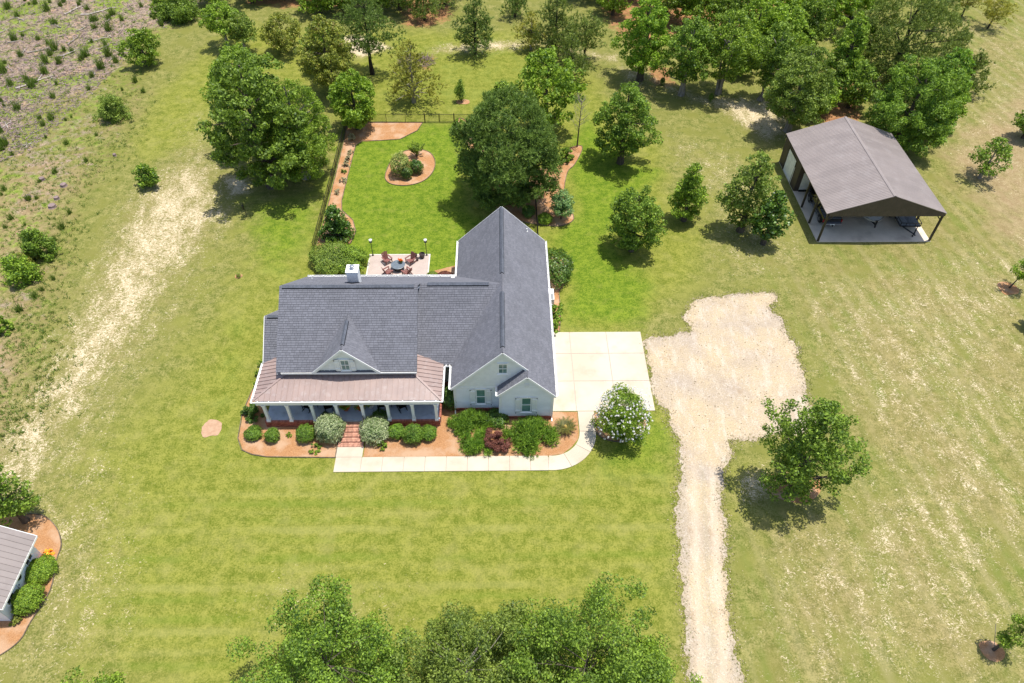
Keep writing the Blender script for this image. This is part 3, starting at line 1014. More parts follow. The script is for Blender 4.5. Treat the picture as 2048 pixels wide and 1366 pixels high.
bed([(-19.6, 32.35), (-18.4, 32.12), (-13.06, 31.98), (-13.06, 36.5), (-19.5, 36.5), (-20.4, 40.5), (-20.9, 40.0), (-21.3, 36.5), (-21.05, 33.9), (-20.5, 32.8)], True, smooth=False)
bed([(-10.82, 31.98), (3.9, 32.0), (4.9, 32.15), (5.75, 32.8), (6.3, 33.6), (6.4, 34.6), (6.42, 36.3), (4.2, 36.3), (4.2, 38.6), (-10.82, 38.6)], True, edge=False, smooth=False)
bed([(4.2, 45.5), (5.5, 45.6), (5.75, 48.0), (5.7, 50.9), (6.4, 52.0), (6.5, 55.4), (5.0, 56.2), (4.2, 55.6)], True, edge=True, smooth=False, seed=4)
bed([(7.95, 34.0), (9.6, 33.3), (11.3, 33.9), (12.0, 35.2), (11.6, 36.25), (8.0, 36.25)], True, smooth=True)
bed([(692, 246), (762, 245), (845, 246), (834, 262), (800, 279), (760, 282), (725, 283), (712, 290), (704, 320), (693, 365), (684, 400), (684, 420), (706, 440), (712, 462), (702, 486), (672, 498), (640, 500), (633, 494), (652, 430), (672, 350), (690, 276)], smooth=False)
bed([(771, 352), (781, 326), (802, 306), (830, 300), (856, 304), (869, 320), (866, 342), (848, 361), (820, 370), (792, 370), (776, 364)])
bed([(914, 246), (935, 243), (1040, 330), (1120, 330), (1135, 300), (1160, 292), (1163, 302), (1148, 330), (1134, 345), (1128, 385), (1142, 420), (1146, 440), (1120, 452), (1085, 450), (1040, 442), (1000, 428), (980, 380), (955, 320), (925, 275)], smooth=True)
bed([(-60, 1020), (-20, 1032), (40, 1030), (85, 1032), (112, 1056), (122, 1090), (112, 1120), (100, 1180), (62, 1242), (40, 1280), (0, 1310), (-60, 1340)], smooth=True)
bed([(855, 552), (870, 541), (918, 530), (925, 560)], smooth=False, edge=False)
bed([(1530, 955), (1570, 945), (1635, 955), (1640, 985), (1610, 1005), (1565, 1000), (1535, 980)], smooth=True, edge=False)
for (px, py, r) in ((925, 204, 0.8), (477, 552, 0.4), (1985, 1302, 0.8), (2017, 578, 1.1)):
    c = at(px, py)
    rr = random.Random(int(px))
    bed([(c.x + r * rr.uniform(.8, 1.2) * math.cos(a), c.y + r * rr.uniform(.7, 1.0) * math.sin(a)) for a in np.linspace(0, 2 * PI, 9)[:-1]], True, edge=False)
c = at(422, 856)
sheet('bare_patch', smooth_loop([c + Vector((0.95 * math.cos(a) * random.uniform(.75, 1.15), 0.95 * math.sin(a) * random.uniform(.75, 1.15), 0)) for a in np.linspace(0, 2 * PI, 10)[:-1]], 3), 0.012, mat('bare_earth', (0.46, 0.30, 0.20), (0.40, 0.25, 0.16), 3, 0.95, 0.1, bump=0.3), rag=0.04, step=0.15)

# ------------------------------------------------------------------ the house
H = thing('farmhouse', 'white farmhouse with grey shingled gables and a brown metal porch roof', 'house', (-7, 42, 0))
HO = H.location
PF = 0.72          # porch floor height
EZ = 3.2           # eave height of the wings


def hb():
    return MB(HO)


def zmain(y):
    return 8.3 - 0.679 * (42.87 - y) if y < 42.87 else 8.3 - 0.758 * (y - 42.87)


def zmid(y):
    return 7.3 - 0.765 * (44.2 - y) if y < 44.2 else 7.3 - 0.765 * (y - 44.2)


WX, WZ, WP = 0.2, 7.48, 1.03      # east wing ridge


def zwing(x):
    return WZ - WP * abs(x - WX)


# walls (solid blocks to just under the roofs)
def block(pts, ext, name='wall', m='siding'):
    mb = hb()
    mb.prism(pts, ext)
    return mb.build(name, M[m], H)


block([(-17.4, 37.6, 0), (-17.4, 49.3, 0), (-17.4, 49.3, zmain(49.3) - .25), (-17.4, 42.87, 8.02), (-17.4, 37.6, zmain(37.6) - .25)], (10.5, 0, 0))
block([(-6.9, 39.25, 0), (-6.9, 49.25, 0), (-6.9, 49.25, zmid(49.25) - .25), (-6.9, 44.2, 7.0), (-6.9, 39.25, zmid(39.25) - .25)], (7.1, 0, 0), m='greywall')
wing_wall = block([(-3.65, 36.5, 0), (4.15, 36.5, 0), (4.15, 36.5, zwing(4.15) - .25), (WX, 36.5, 7.2), (-3.65, 36.5, zwing(-3.65) - .25)], (0, 17.9, 0))
gab_wall = block([(0.0, 35.68, 0), (4.17, 35.68, 0), (4.17, 35.68, zwing(4.17) - .25), (2.1, 35.68, 5.25), (0.0, 35.68, 3.15)], (0, 0.8, 0))
block([(-19.1, 39.5, 0), (-19.1, 45.0, 0), (-19.1, 45.0, 3.2), (-19.1, 42.2, 5.35), (-19.1, 39.5, 3.3)], (1.7, 0, 0))
dorm_wall = block([(-14.55, 37.22, 4.3), (-9.77, 37.22, 4.3), (-12.16, 37.22, 6.75)], (0, 3.4, 0), 'dormer_wall', 'board')

# roofs
roof_slope(H, [(-17.72, 37.1, zmain(37.1)), (-6.6, 37.1, zmain(37.1)), (-6.6, 42.87, 8.3), (-17.72, 42.87, 8.3)])
roof_slope(H, [(-6.6, 49.65, zmain(49.65)), (-17.72, 49.65, zmain(49.65)), (-17.72, 42.87, 8.3), (-6.6, 42.87, 8.3)])
roof_slope(H, [(-7.2, 38.82, zmid(38.82)), (-3.6, 38.82, zmid(38.82)), (0.2, 42.6, zmid(42.6)), (0.2, 44.2, 7.3), (-7.2, 44.2, 7.3)])
roof_slope(H, [(-3.0, 49.6, zmid(49.6)), (-7.2, 49.6, zmid(49.6)), (-7.2, 44.2, 7.3), (0.2, 44.2, 7.3), (0.2, 45.6, zmid(45.6))])
# east wing: the right slope runs on over the small front gable
roof_slope(H, [(4.42, 35.5, zwing(4.42)), (4.42, 54.75, zwing(4.42)), (WX, 54.45, WZ), (WX, 36.28, WZ), (2.1, 36.28, zwing(2.1)), (2.1, 35.5, zwing(2.1))])
roof_slope(H, [(-3.95, 54.75, zwing(-3.95)), (-3.95, 36.28, zwing(-3.95)), (WX, 36.28, WZ), (WX, 54.45, WZ)])
gz = zwing(2.1)
roof_slope(H, [(-0.2, 36.46, gz - 2.3 * 0.98), (-0.2, 35.5, gz - 2.3 * 0.98), (2.1, 35.5, gz), (2.1, 36.46, gz)])
# west wing
roof_slope(H, [(-19.42, 39.1, 3.2), (-17.4, 39.1, 3.2), (-17.4, 42.2, 5.55), (-19.42, 42.2, 5.55)])
roof_slope(H, [(-17.4, 45.3, 3.2), (-19.42, 45.3, 3.2), (-19.42, 42.2, 5.55), (-17.4, 42.2, 5.55)])
# dormer
DX, DZ, DH = -12.16, 7.03, 2.68
roof_slope(H, [(DX - DH, 39.0, DZ - DH * 1.0), (DX - DH, 37.08, DZ - DH * 1.0), (DX, 37.08, DZ), (DX, 41.2, DZ)], 'dormer_roof')
roof_slope(H, [(DX + DH, 37.08, DZ - DH * 1.0), (DX + DH, 39.0, DZ - DH * 1.0), (DX, 41.2, DZ), (DX, 37.08, DZ)], 'dormer_roof')

ridge_cap(H, (-17.5, 42.87, 8.3), (-6.9, 42.87, 8.3), (0, -1, -0.679), (0, 1, -0.758))
ridge_cap(H, (-6.0, 44.2, 7.3), (-0.9, 44.2, 7.3), (0, -1, -0.765), (0, 1, -0.765))
ridge_cap(H, (WX, 36.9, WZ), (WX, 43.0, WZ), (1, 0, -WP), (-1, 0, -WP))
ridge_cap(H, (WX, 45.3, WZ), (WX, 54.35, WZ), (1, 0, -WP), (-1, 0, -WP))
ridge_cap(H, (DX, 37.6, DZ), (DX, 40.2, DZ), (1, 0, -1), (-1, 0, -1), 0.2)
ridge_cap(H, (-19.2, 42.2, 5.55), (-17.75, 42.2, 5.55), (0, -1, -0.758), (0, 1, -0.758), 0.2)


# white rake and fascia boards
def fascia(p0, p1, h=0.2, t=0.045, drop=0.11, name='fascia'):
    mb = hb()
    p0, p1 = Vector(p0), Vector(p1)
    mb.beam(p0 - Vector((0, 0, drop)), p1 - Vector((0, 0, drop)), t, h)
    return mb.build(name, M['white'], H)


fascia((-17.35, 37.06, zmain(37.1)), (-6.62, 37.06, zmain(37.1)), 0.17, drop=0.13)
for x in (-17.66, -6.66):
    fascia((x, 37.1, zmain(37.1)), (x, 42.87, 8.3), 0.16, drop=.27, name='rake_board')
    fascia((x, 49.65, zmain(49.65)), (x, 42.87, 8.3), 0.16, drop=.28, name='rake_board')
fascia((-3.95, 36.24, zwing(-3.95)), (WX, 36.24, WZ), name='rake_board')
fascia((2.12, 36.24, zwing(2.12)), (WX, 36.24, WZ), name='rake_board')
fascia((-0.2, 35.46, gz - 2.3 * 0.98), (2.1, 35.46, gz), name='rake_board')
fascia((4.42, 35.46, zwing(4.42)), (2.1, 35.46, gz), name='rake_board')
fascia((-3.95, 54.79, zwing(-3.95)), (WX, 54.49, WZ), name='rake_board')
fascia((4.42, 54.79, zwing(4.42)), (WX, 54.49, WZ), name='rake_board')
fascia((DX - DH, 37.05, DZ - DH), (DX, 37.04, DZ), 0.22, name='rake_board')
fascia((DX + DH, 37.04, DZ - DH), (DX, 37.04, DZ), 0.22, name='rake_board')
fascia((-19.46, 39.1, 3.2), (-19.46, 42.2, 5.55), 0.17, name='rake_board')
fascia((-19.46, 45.3, 3.2), (-19.46, 42.2, 5.55), 0.17, name='rake_board')


# gutters with their hangers
def gutter(p0, p1, out, n):
    """open trough: back, floor and lip, with white straps across"""
    p0, p1, o = Vector(p0), Vector(p1), Vector(out)
    z = Vector((0, 0, 1))
    mb = hb()
    e = (p1 - p0)
    mb.prism([p0 + o * 0.02 - z * 0.13, p0 + o * 0.16 - z * 0.13, p0 + o * 0.16 - z * 0.11, p0 + o * 0.02 - z * 0.11], e)
    mb.prism([p0 + o * 0.125 - z * 0.11, p0 + o * 0.16 - z * 0.11, p0 + o * 0.165 - z * 0.0, p0 + o * 0.13 - z * 0.0], e)
    g = mb.build('gutter', M['white'], H)
    d = e.normalized()
    for i in range(n):
        c = p0 + e * ((i + 0.5) / n)
        sb = hb()
        sb.prism([c - d * 0.035 + o * 0.01, c + d * 0.035 + o * 0.01, c + d * 0.035 + o * 0.13, c - d * 0.035 + o * 0.13], (0, 0, 0.012))
        sb.build('gutter_strap', M['white'], g)
    return g


gutter((-19.44, 35.12, 3.22), (-4.62, 35.12, 3.22), (0, -1, 0), 17)
gutter((-4.64, 35.0, 3.22), (-4.64, 38.75, 3.22), (1, 0, 0), 6)
gutter((-19.42, 35.0, 3.22), (-19.42, 39.1, 3.22), (-1, 0, 0), 5)
gutter((4.44, 35.5, zwing(4.42) + .03), (4.44, 54.75, zwing(4.42) + .03), (1, 0, 0), 22)
gutter((-3.97, 36.28, zwing(-3.95) + .03), (-3.97, 38.75, zwing(-3.95) + .03), (-1, 0, 0), 4)
gutter((-3.97, 49.7, zwing(-3.95) + .03), (-3.97, 54.7, zwing(-3.95) + .03), (-1, 0, 0), 6)
gutter((-4.55, 38.8, 3.22), (-4.0, 38.8, 3.22), (0, -1, 0), 2)
gutter((-17.72, 49.7, zmain(49.65) + .03), (-4.0, 49.7, zmain(49.65) + .03), (0, 1, 0), 14)
gutter((-0.22, 36.4, gz - 2.3 * 0.98 + .03), (-0.22, 35.5, gz - 2.3 * 0.98 + .03), (-1, 0, 0), 2)

# downspouts
for (x, y, zt) in ((-3.72, 36.42, 3.0), (4.24, 35.6, 2.95), (-0.06, 35.6, 2.9)):
    mb = hb()
    mb.beam((x, y, 0.15), (x, y, zt), 0.09, 0.07, (0, 1, 0))
    mb.beam((x, y, 0.17), (x, y - 0.3, 0.08), 0.09, 0.07)
    mb.build('downspout', M['white'], H)

# porch roof of standing-seam metal: each pan is a piece
PS = 0.24
pz = lambda d: EZ + 0.02 + PS * d


def pans(poly, w):
    O, u, v, n, q = frame_of(poly)
    s0, s1 = min(a for a, b in q), max(a for a, b in q)
    k = max(1, round((s1 - s0) / w))
    w = (s1 - s0) / k
    for i in range(k):
        P = clip_rect(q, s0 + i * w, s0 + (i + 1) * w, -1, 99)
        if len(P) < 3:
            continue
        mb = hb()
        pts = [O + u * a + v * b for a, b in P]
        mb.prism([p - n * 0.03 for p in pts], n * 0.03)
        R = clip_rect(q, s0 + i * w - 0.001, s0 + i * w + 0.028, -1, 99)
        if len(R) >= 3:
            mb.prism([O + u * a + v * b for a, b in R], n * 0.06)
        mb.build('roof_panel', M['porch_metal'], H)


XL, XR, YF = -19.42, -4.64, 35.12
dw = 37.62 - YF
pans([(XL, YF, pz(0)), (XR, YF, pz(0)), (XR - dw, 37.62, pz(dw)), (XL + dw, 37.62, pz(dw))], 0.43)
pans([(XL, 39.5, pz(0)), (XL, YF, pz(0)), (XL + dw, 37.62, pz(dw)), (XL + dw, 40.6, pz(dw))], 0.40)
pans([(XR, YF, pz(0)), (XR, 39.6, pz(0)), (XR - dw, 41.3, pz(dw)), (XR - dw, 37.62, pz(dw))], 0.40)
for sx, x in ((1, XL), (-1, XR)):
    mb = hb()
    mb.beam((x, YF, pz(0) + .03), (x + sx * dw, 37.62, pz(dw) + .03), 0.16, 0.05)
    mb.build('hip_cap', M['porch_metal'], H)

# porch
mb = hb(); mb.box(-18.95, -4.92, 35.05, 37.6, PF - 0.1, PF); mb.box(-18.95, -17.4, 37.6, 39.5, PF - 0.1, PF)
mb.build('porch_floor', M['porch_floor'], H)
mb = hb(); mb.box(-19.3, -4.75, 35.2, 37.6, 2.98, 3.04); mb.build('porch_ceiling', M['board'], H)
mb = hb()
mb.box(-19.2, -4.8, 34.98, 35.2, 2.86, 3.14)
mb.box(-19.2, -18.98, 35.2, 39.2, 2.86, 3.14)
mb.box(-5.02, -4.8, 35.2, 38.8, 2.86, 3.14)
mb.build('porch_beam', M['white'], H)
for x in (-18.67, -16.84, -14.93, -13.0, -10.96, -8.95, -6.98, -5.13):
    mb = hb()
    mb.box(x - .11, x + .11, 34.98, 35.2, PF, 2.9)
    c = mb.build('column', M['white'], H)
    mb = hb(); mb.box(x - .15, x + .15, 34.93, 35.25, PF, PF + 0.2); mb.build('column_base', M['white'], c)
    mb = hb(); mb.box(x - .15, x + .15, 34.94, 35.24, 2.72, 2.86); mb.build('column_capital', M['white'], c)

# brick skirt: mortar core plus laid bricks
def brick_wall(mb, x0, x1, y, z0, z1, rng, rowlock=True, axis='x'):
    z = z0
    top = z1 - (0.1 if rowlock else 0)
    r = 0
    while z < top - 0.01:
        x = x0 - (0.11 if r % 2 else 0)
        while x < x1:
            a, b = max(x, x0), min(x + 0.205, x1)
            if b - a > 0.03:
                d = rng.uniform(0, 0.006)
                if axis == 'x':
                    mb.box(a, b, y - 0.02 - d, y + 0.03, z, min(z + 0.062, top))
                else:
                    mb.box(y - 0.03, y + 0.02 + d, a, b, z, min(z + 0.062, top))
            x += 0.216
        z += 0.074
        r += 1
    if rowlock:
        x = x0
        while x < x1 - 0.02:
            d = rng.uniform(0, 0.008)
            if axis == 'x':
                mb.box(x, x + 0.085, y - 0.06 - d, y + 0.14, z1 - 0.1, z1 + 0.012)
            else:
                mb.box(y - 0.14, y + 0.06 + d, x, x + 0.085, z1 - 0.1, z1 + 0.012)
            x += 0.098


rng = random.Random(21)
mb = hb(); mb.box(-18.98, -4.9, 34.99, 35.3, 0, PF - 0.11); mb.box(-19.0, -18.9, 35.3, 39.5, 0, PF - .11); mb.box(-4.98, -4.88, 35.3, 38.8, 0, PF - .11)
sk = mb.build('porch_skirt', M['mortar'], H)
mb = hb()
brick_wall(mb, -19.0, -12.95, 34.99, 0.02, PF, rng)
brick_wall(mb, -10.95, -4.88, 34.99, 0.02, PF, rng)
brick_wall(mb, 35.3, 38.8, -4.88, 0.02, PF, rng, axis='y')
mb.build('bricks', M['brick'], sk, 'stuff')
# brick water table under the wing
mb = hb(); mb.box(-3.67, 0.0, 36.46, 36.6, 0, 0.40); mb.box(-0.03, 4.2, 35.64, 35.8, 0, 0.34); mb.box(-5, -3.6, 39.2, 39.3, 0, .45)
fw = mb.build('foundation', M['mortar'], H)
mb = hb()
brick_wall(mb, -3.68, 0.0, 36.46, 0.02, 0.44, rng)
brick_wall(mb, -0.04, 4.21, 35.64, 0.02, 0.38, rng)
brick_wall(mb, -4.9, -3.6, 39.2, 0.02, 0.5, rng)
mb.build('bricks', M['brick'], fw, 'stuff')

# brick steps
for i in range(5):
    zt = PF * (5 - i) / 6.0
    y1 = 34.95 - i * 0.4
    w0, w1 = (-12.72, -11.16) if i < 4 else (-12.95, -10.93)
    mb = hb(); mb.box(w0, w1, y1 - 0.4, y1 + 0.02, 0, zt - 0.03)
    st_ = mb.build('step', M['mortar'], H)
    mb = hb()
    x = w0
    while x < w1 - 0.02:
        d = rng.uniform(0, 0.006)
        mb.box(x, min(x + 0.083, w1), y1 - 0.43, y1 - 0.235, zt - 0.11, zt + d)
        mb.box(x, min(x + 0.083, w1), y1 - 0.225, y1 - 0.03 + .03, zt - 0.11, zt + d)
        x += 0.093
    mb.build('bricks', M['step_brick'], st_, 'stuff')
# handrails at the top of the steps
for x in (-12.86, -11.0):
    mb = hb()
    for y, z0 in ((34.9, PF - .12), (34.1, .35)):
        mb.beam((x, y, z0), (x, y, z0 + 0.9), 0.04, 0.04, (0, 1, 0))
    mb.beam((x, 34.95, PF + .78), (x, 34.05, 1.25), 0.05, 0.04)
    mb.beam((x, 34.95, PF + .1), (x, 34.05, .55), 0.03, 0.03)
    for k in range(1, 6):
        y = 34.9 - k * 0.135
        mb.beam((x, y, PF + .1 - k * .08), (x, y, PF + .78 - k * .08), 0.02, 0.02, (0, 1, 0))
    mb.build('handrail', M['iron'], H)


# siding as lap boards
def lap(wall, poly, m='siding', expo=0.155):
    mb = hb()
    courses(mb, poly, expo, None, 0.034, random.Random(2), back=0.004)
    return mb.build('siding', M[m], wall, 'stuff')


lap(wing_wall, [(-3.65, 36.5, 0.46), (0.0, 36.5, 0.46), (0.0, 36.5, 3.05), (-3.65, 36.5, 3.05)])
lap(gab_wall, [(0.0, 35.68, 0.40), (4.17, 35.68, 0.40), (4.17, 35.68, zwing(4.17) - .2), (2.1, 35.68, 5.2), (0.0, 35.68, 3.1)])
mwall = block([(-5.2, 39.24, 0.5), (-3.7, 39.24, 0.5), (-3.7, 39.24, 3.1), (-5.2, 39.24, 3.1)], (0, 0.02, 0), m='greywall')
lap(mwall, [(-5.2, 39.235, 0.5), (-3.7, 39.235, 0.5), (-3.7, 39.235, 3.1), (-5.2, 39.235, 3.1)], 'greywall')
mb = hb(); mb.box(-3.66, 0.0, 36.44, 36.5, 3.05, 3.17); mb.build('band_board', M['white'], H)
for (x, y, z1) in ((-3.62, 36.46, 3.1), (0.05, 35.64, 3.1), (4.12, 35.64, 3.1)):
    mb = hb(); mb.box(x - .07, x + .07, y - .03, y + .03, 0.42, z1); mb.build('corner_board', M['white'], H)


def battens(x0, x1, y, zb, ztop, step=0.41):
    x = x0 + step * 0.6
    while x < x1:
        zt = ztop(x)
        if zt - zb > 0.12:
            mb = hb()
            mb.box(x - 0.025, x + 0.025, y - 0.025, y, zb, zt)
            mb.build('batten', M['board'], H)
        x += step


bw = block([(-3.5, 36.47, 3.17), (2.9, 36.47, 3.17), (2.9, 36.47, zwing(2.9) - .22), (WX, 36.47, 7.24), (-3.5, 36.47, zwing(-3.5) - .2)], (0, 0.03, 0), 'gable_panel', 'board')
battens(-3.5, 2.4, 36.47, 3.17, lambda x: min(zwing(x) - .25, 9 if not 0.2 < x < 0.7 else 4.7) if not -0.35 < x < 0.8 else 4.7)
battens(DX - 2.4, DX + 2.4, 37.22, 4.3, lambda x: DZ - abs(x - DX) - .3 if abs(x - DX) > 1.0 else 4.3)


# windows: frame, sash with muntins, glass, sill; shutters beside
def window(x0, x1, z0, z1, y, cols=2, rows=2, shutters=0.0, arched=False, parent=None, meet=True):
    mb = hb()
    f = 0.09
    mb.box(x0 - f, x0, y - .06, y, z0 - f, z1 + f)
    mb.box(x1, x1 + f, y - .06, y, z0 - f, z1 + f)
    mb.box(x0, x1, y - .06, y, z1, z1 + f)
    mb.box(x0, x1, y - .06, y, z0 - f, z0)
    mb.box(x0 - f - .05, x1 + f + .05, y - .085, y - .002, z1 + f, z1 + f + .06)
    w = mb.build('window', M['white'], H)
    mb = hb(); mb.box(x0 - f - .04, x1 + f + .04, y - .12, y - .002, z0 - f - .05, z0 - f); mb.build('sill', M['white'], w)
    zm = (z0 + z1) / 2
    for a, b in (((z0, zm), (zm, z1)) if meet else ((z0, z1),)):
        mb = hb(); mb.box(x0, x1, y - .025, y - .005, a, b); mb.build('pane', M['glass'], w)
    mb = hb()
    if meet:
        mb.box(x0, x1, y - .05, y - .026, zm - .03, zm + .03)
    for i in range(1, cols):
        x = x0 + (x1 - x0) * i / cols
        mb.box(x - .014, x + .014, y - .045, y - .027, z0, z1)
    for j in range(1, rows):
        if meet and j * 2 == rows:
            continue
        z = z0 + (z1 - z0) * j / rows
        mb.box(x0, x1, y - .043, y - .028, z - .014, z + .014)
    if mb.v:
        mb.build('muntin', M['white'], w)
    if shutters:
        for s in (-1, 1):
            xa = x0 - f - .03 - shutters if s < 0 else x1 + f + .03
            xb = xa + shutters
            mb = hb()
            for k in range(3):
                mb.box(xa + shutters * k / 3 + .006, xa + shutters * (k + 1) / 3 - .006, y - .085, y - .05, z0 - .12, z1 + .12)
            mb.box(xa, xb, y - .115, y - .085, z0 + .1, z0 + .22)
            mb.box(xa, xb, y - .115, y - .085, z1 - .22, z1 - .1)
            sh = mb.build('shutter', M['white'], H)
            mb = hb()
            for z in (z0 - .1, z1 + .05):
                xq = xa + .03 if s < 0 else xb - .03
                if z < z0 or s:
                    mb.box(xq - .035, xq + .035, y - .135, y - .116, z - .05, z + .05)
            mb.build('shutter_dog', M['black'], sh)
    return w


window(-1.9, -1.25, 1.1, 2.82, 36.475, 1, 2, 0.42)
window(1.76, 2.43, 1.04, 2.74, 35.655, 1, 2, 0.42)
window(-0.08, 0.52, 4.92, 5.94, 36.47, 2, 2)
window(-12.45, -11.87, 4.56, 5.66, 37.215, 2, 2, 0.40)
# louvre vent in the small gable
mb = hb()
for k in range(5):
    mb.box(1.9, 2.28, 35.6, 35.66, 4.12 + k * .085, 4.18 + k * .085)
mb.build('gable_vent', M['white'], H)
# porch windows and front door on the back wall
for x in (-15.4, -8.55):
    window(x - 0.95, x - 0.1, 1.35, 2.75, 37.6, 1, 2)
    window(x + 0.1, x + 0.95, 1.35, 2.75, 37.6, 1, 2)
mb = hb(); mb.box(-12.5, -11.5, 37.52, 37.6, PF, 2.8); dr = mb.build('front_door', M['doorwood'], H)
mb = hb(); mb.box(-11.66, -11.6, 37.46, 37.52, 1.66, 1.8); mb.build('handle', M['chrome'], dr)
mb = hb(); mb.box(-12.62, -12.5, 37.5, 37.6, PF, 2.92); mb.box(-11.5, -11.38, 37.5, 37.6, PF, 2.92); mb.box(-12.5, -11.5, 37.5, 37.6, 2.8, 2.92)
mb.build('door_frame', M['white'], H)

# chimney with crown, flue and step flashing
mb = hb(); mb.box(-12.66, -11.74, 44.62, 45.52, 6.0, 8.12); ch = mb.build('chimney', M['board'], H)
mb = hb(); courses(mb, [(-12.66, 44.62, 6.3), (-11.74, 44.62, 6.3), (-11.74, 44.62, 8.05), (-12.66, 44.62, 8.05)], 0.3, None, 0.015, random.Random(1), back=.003)
mb.build('siding', M['board'], ch, 'stuff')
mb = hb(); mb.box(-12.72, -11.68, 44.56, 45.58, 8.12, 8.2); mb.build('chimney_crown', M['acwhite'], ch)
mb = hb(); mb.lathe([(.10, 8.2), (.10, 8.32), (.07, 8.33), (.07, 8.42), (.20, 8.44), (.17, 8.5), (.02, 8.54)], (-12.2, 45.07, 0), 14); mb.build('flue_cap', M['chrome'], ch)
mb = hb()
mb.beam((-12.7, 44.58, zmain(44.6) + .05), (-12.2, 44.05, zmain(44.1) + .12), 0.05, 0.12)
mb.beam((-11.7, 44.58, zmain(44.6) + .05), (-12.2, 44.05, zmain(44.1) + .12), 0.05, 0.12)
mb.build('flashing', M['ridge_dark'], ch)
# vent pipes in the roof
for (px, py, z) in ((623, 558, 4.2), (1053.5, 469, 4.6)):
    p = at(px, py, z)
    zz = zmain(p.y) if px < 700 else zwing(p.x)
    mb = hb(); mb.lathe([(.10, zz - .1), (.10, zz + .02), (.05, zz + .06), (.05, zz + .3)], (p.x, p.y, 0), 10); mb.build('vent_pipe', M['white'], H)
p = at(906, 557, 4.1)
mb = hb(); mb.box(p.x - .16, p.x + .16, p.y - .16, p.y + .16, zmid(p.y) - .1, zmid(p.y) + .18); mb.build('roof_vent', M['acwhite'], H)

# ------------------------------------------------------------------ pole barn
B = thing('pole_barn', 'open brown metal pole barn sheltering a pickup, a boat and a trailer', 'barn', (39.2, 66, 0))
BO = B.location
BX0, BX1, BY0, BY1, BE, BA = 33.05, 45.32, 58.26, 73.3, 3.66, 5.80
bxm = (BX0 + BX1) / 2


def bb():
    return MB(BO)


mb = bb(); mb.box(33.2, 45.2, 58.25, 73.15, -0.1, 0.07); mb.build('concrete_floor', M['slab'], B)
for side in (0, 1):
    for i in range(16):
        w = (BY1 - BY0) / 16
        ya, yb = BY0 + i * w, BY0 + (i + 1) * w + (0.03 if i < 15 else 0)
        A = Vector((BX0 if side == 0 else BX1, 0, BE))
        T = Vector((bxm, 0, BA))
        n = Vector((-(BA - BE), 0, bxm - BX0)).normalized()
        if side:
            n.x = -n.x
        lift = n * (0.004 * (i % 2))
        mb = bb()
        pts = [A + Vector((0, ya, 0)), A + Vector((0, yb, 0)), T + Vector((0, yb, 0)), T + Vector((0, ya, 0))]
        mb.prism([q - n * .03 + lift for q in pts], n * .03)
        for k in range(4):
            y = ya + (k + 0.1) * w / 4
            a = A + Vector((0, y, 0)) + lift
            t = T + Vector((0, y, 0)) + lift
            mb.prism([a, a + Vector((0, .055, 0)), a + Vector((0, .042, 0)) + n * .028, a + Vector((0, .013, 0)) + n * .028], t - a)
        mb.build('roof_panel', M['barn_metal'], B)
mb = bb()
for s in (-1, 1):
    e = Vector((s, 0, -(BA - BE) / (bxm - BX0))).normalized()
    p = Vector((bxm, BY0, BA + .055))
    mb.prism([p, p + e * .16, p + e * .16 - Vector((0, 0, .02)), p - Vector((0, 0, .02))], (0, BY1 - BY0, 0))
mb.build('ridge_cap', M['barn_metal'], B)
# gable skirt of ribbed sheet
for yg in (BY0 + .02, BY1 - .06):
    mb = bb()
    mb.prism([(BX0 + .05, yg, BE - .35), (BX1 - .05, yg, BE - .35), (BX1 - .05, yg, BE - .06), (bxm, yg, BA - .06), (BX0 + .05, yg, BE - .06)], (0, .04, 0))
    x = BX0 + .2
    while x < BX1 - .2:
        zt = BE - .07 + (BA - BE) * (1 - abs(x - bxm) / (bxm - BX0))
        mb.box(x, x + .05, yg - .02, yg, BE - .35, zt)
        x += .23
    mb.build('gable_sheet', M['barn_brown'], B)
for x, yy_ in ((33.3, (58.35, 61.4, 64.2)), (45.1, (58.4, 61.75, 65.0, 68.5))):
    for y in yy_:
        mb = bb(); mb.box(x - .09, x + .09, y - .09, y + .09, 0.07, BE + .05)
        if y < 59:
            s = 1 if x < 40 else -1
            mb.beam((x + s * .05, y, 2.75), (x + s * .7, y, BE - .2), .1, .1)
        mb.build('post', M['barn_post'], B)
for x in (BX0 + .25, BX1 - .25):
    mb = bb(); mb.box(x - .1, x + .1, BY0 + .06, BY1 - .07, BE - .3, BE - .06); mb.build('eave_beam', M['barn_brown'], B)
# enclosed shop at the back: ribbed walls, white roll-up door, white inner door
mb = bb()
for a, b2, y in ((33.22, 45.15, 67.2), (33.22, 45.15, 73.1)):
    mb.box(a, b2, y, y + .08, 0.07, BE)
    x = a
    while x < b2:
        mb.box(x, x + .05, y - .02, y, .07, BE); x += .23
mb.box(45.1, 45.18, 67.28, 73.1, .07, BE)
def side_wall(y0, y1, z0, z1):
    mb.box(33.2, 33.28, y0, y1, z0, z1)
    y = y0 + .1
    while y < y1 - .06:
        mb.box(33.18, 33.2, y, y + .05, z0, z1); y += .23
side_wall(67.2, 68.75, .07, BE); side_wall(71.5, 73.1, .07, BE); side_wall(68.75, 71.5, 2.95, BE)
mb.build('shop_wall', M['barn_brown'], B)
mb = bb()
for k in range(6):
    mb.box(33.23, 33.27, 68.78, 71.47, .09 + k * .475, .09 + k * .475 + .462)
mb.build('roll_up_door', M['acwhite'], B)
mb = bb(); mb.box(33.15, 33.21, 68.62, 68.75, .07, 3.05); mb.box(33.15, 33.21, 71.5, 71.63, .07, 3.05); mb.box(33.15, 33.21, 68.75, 71.5, 2.95, 3.05)
mb.build('door_frame', M['barn_post'], B)
mb = bb()
for k in range(6):
    mb.box(33.75, 34.95, 67.12, 67.17, .3 + k * .36, .3 + k * .36 + .352)
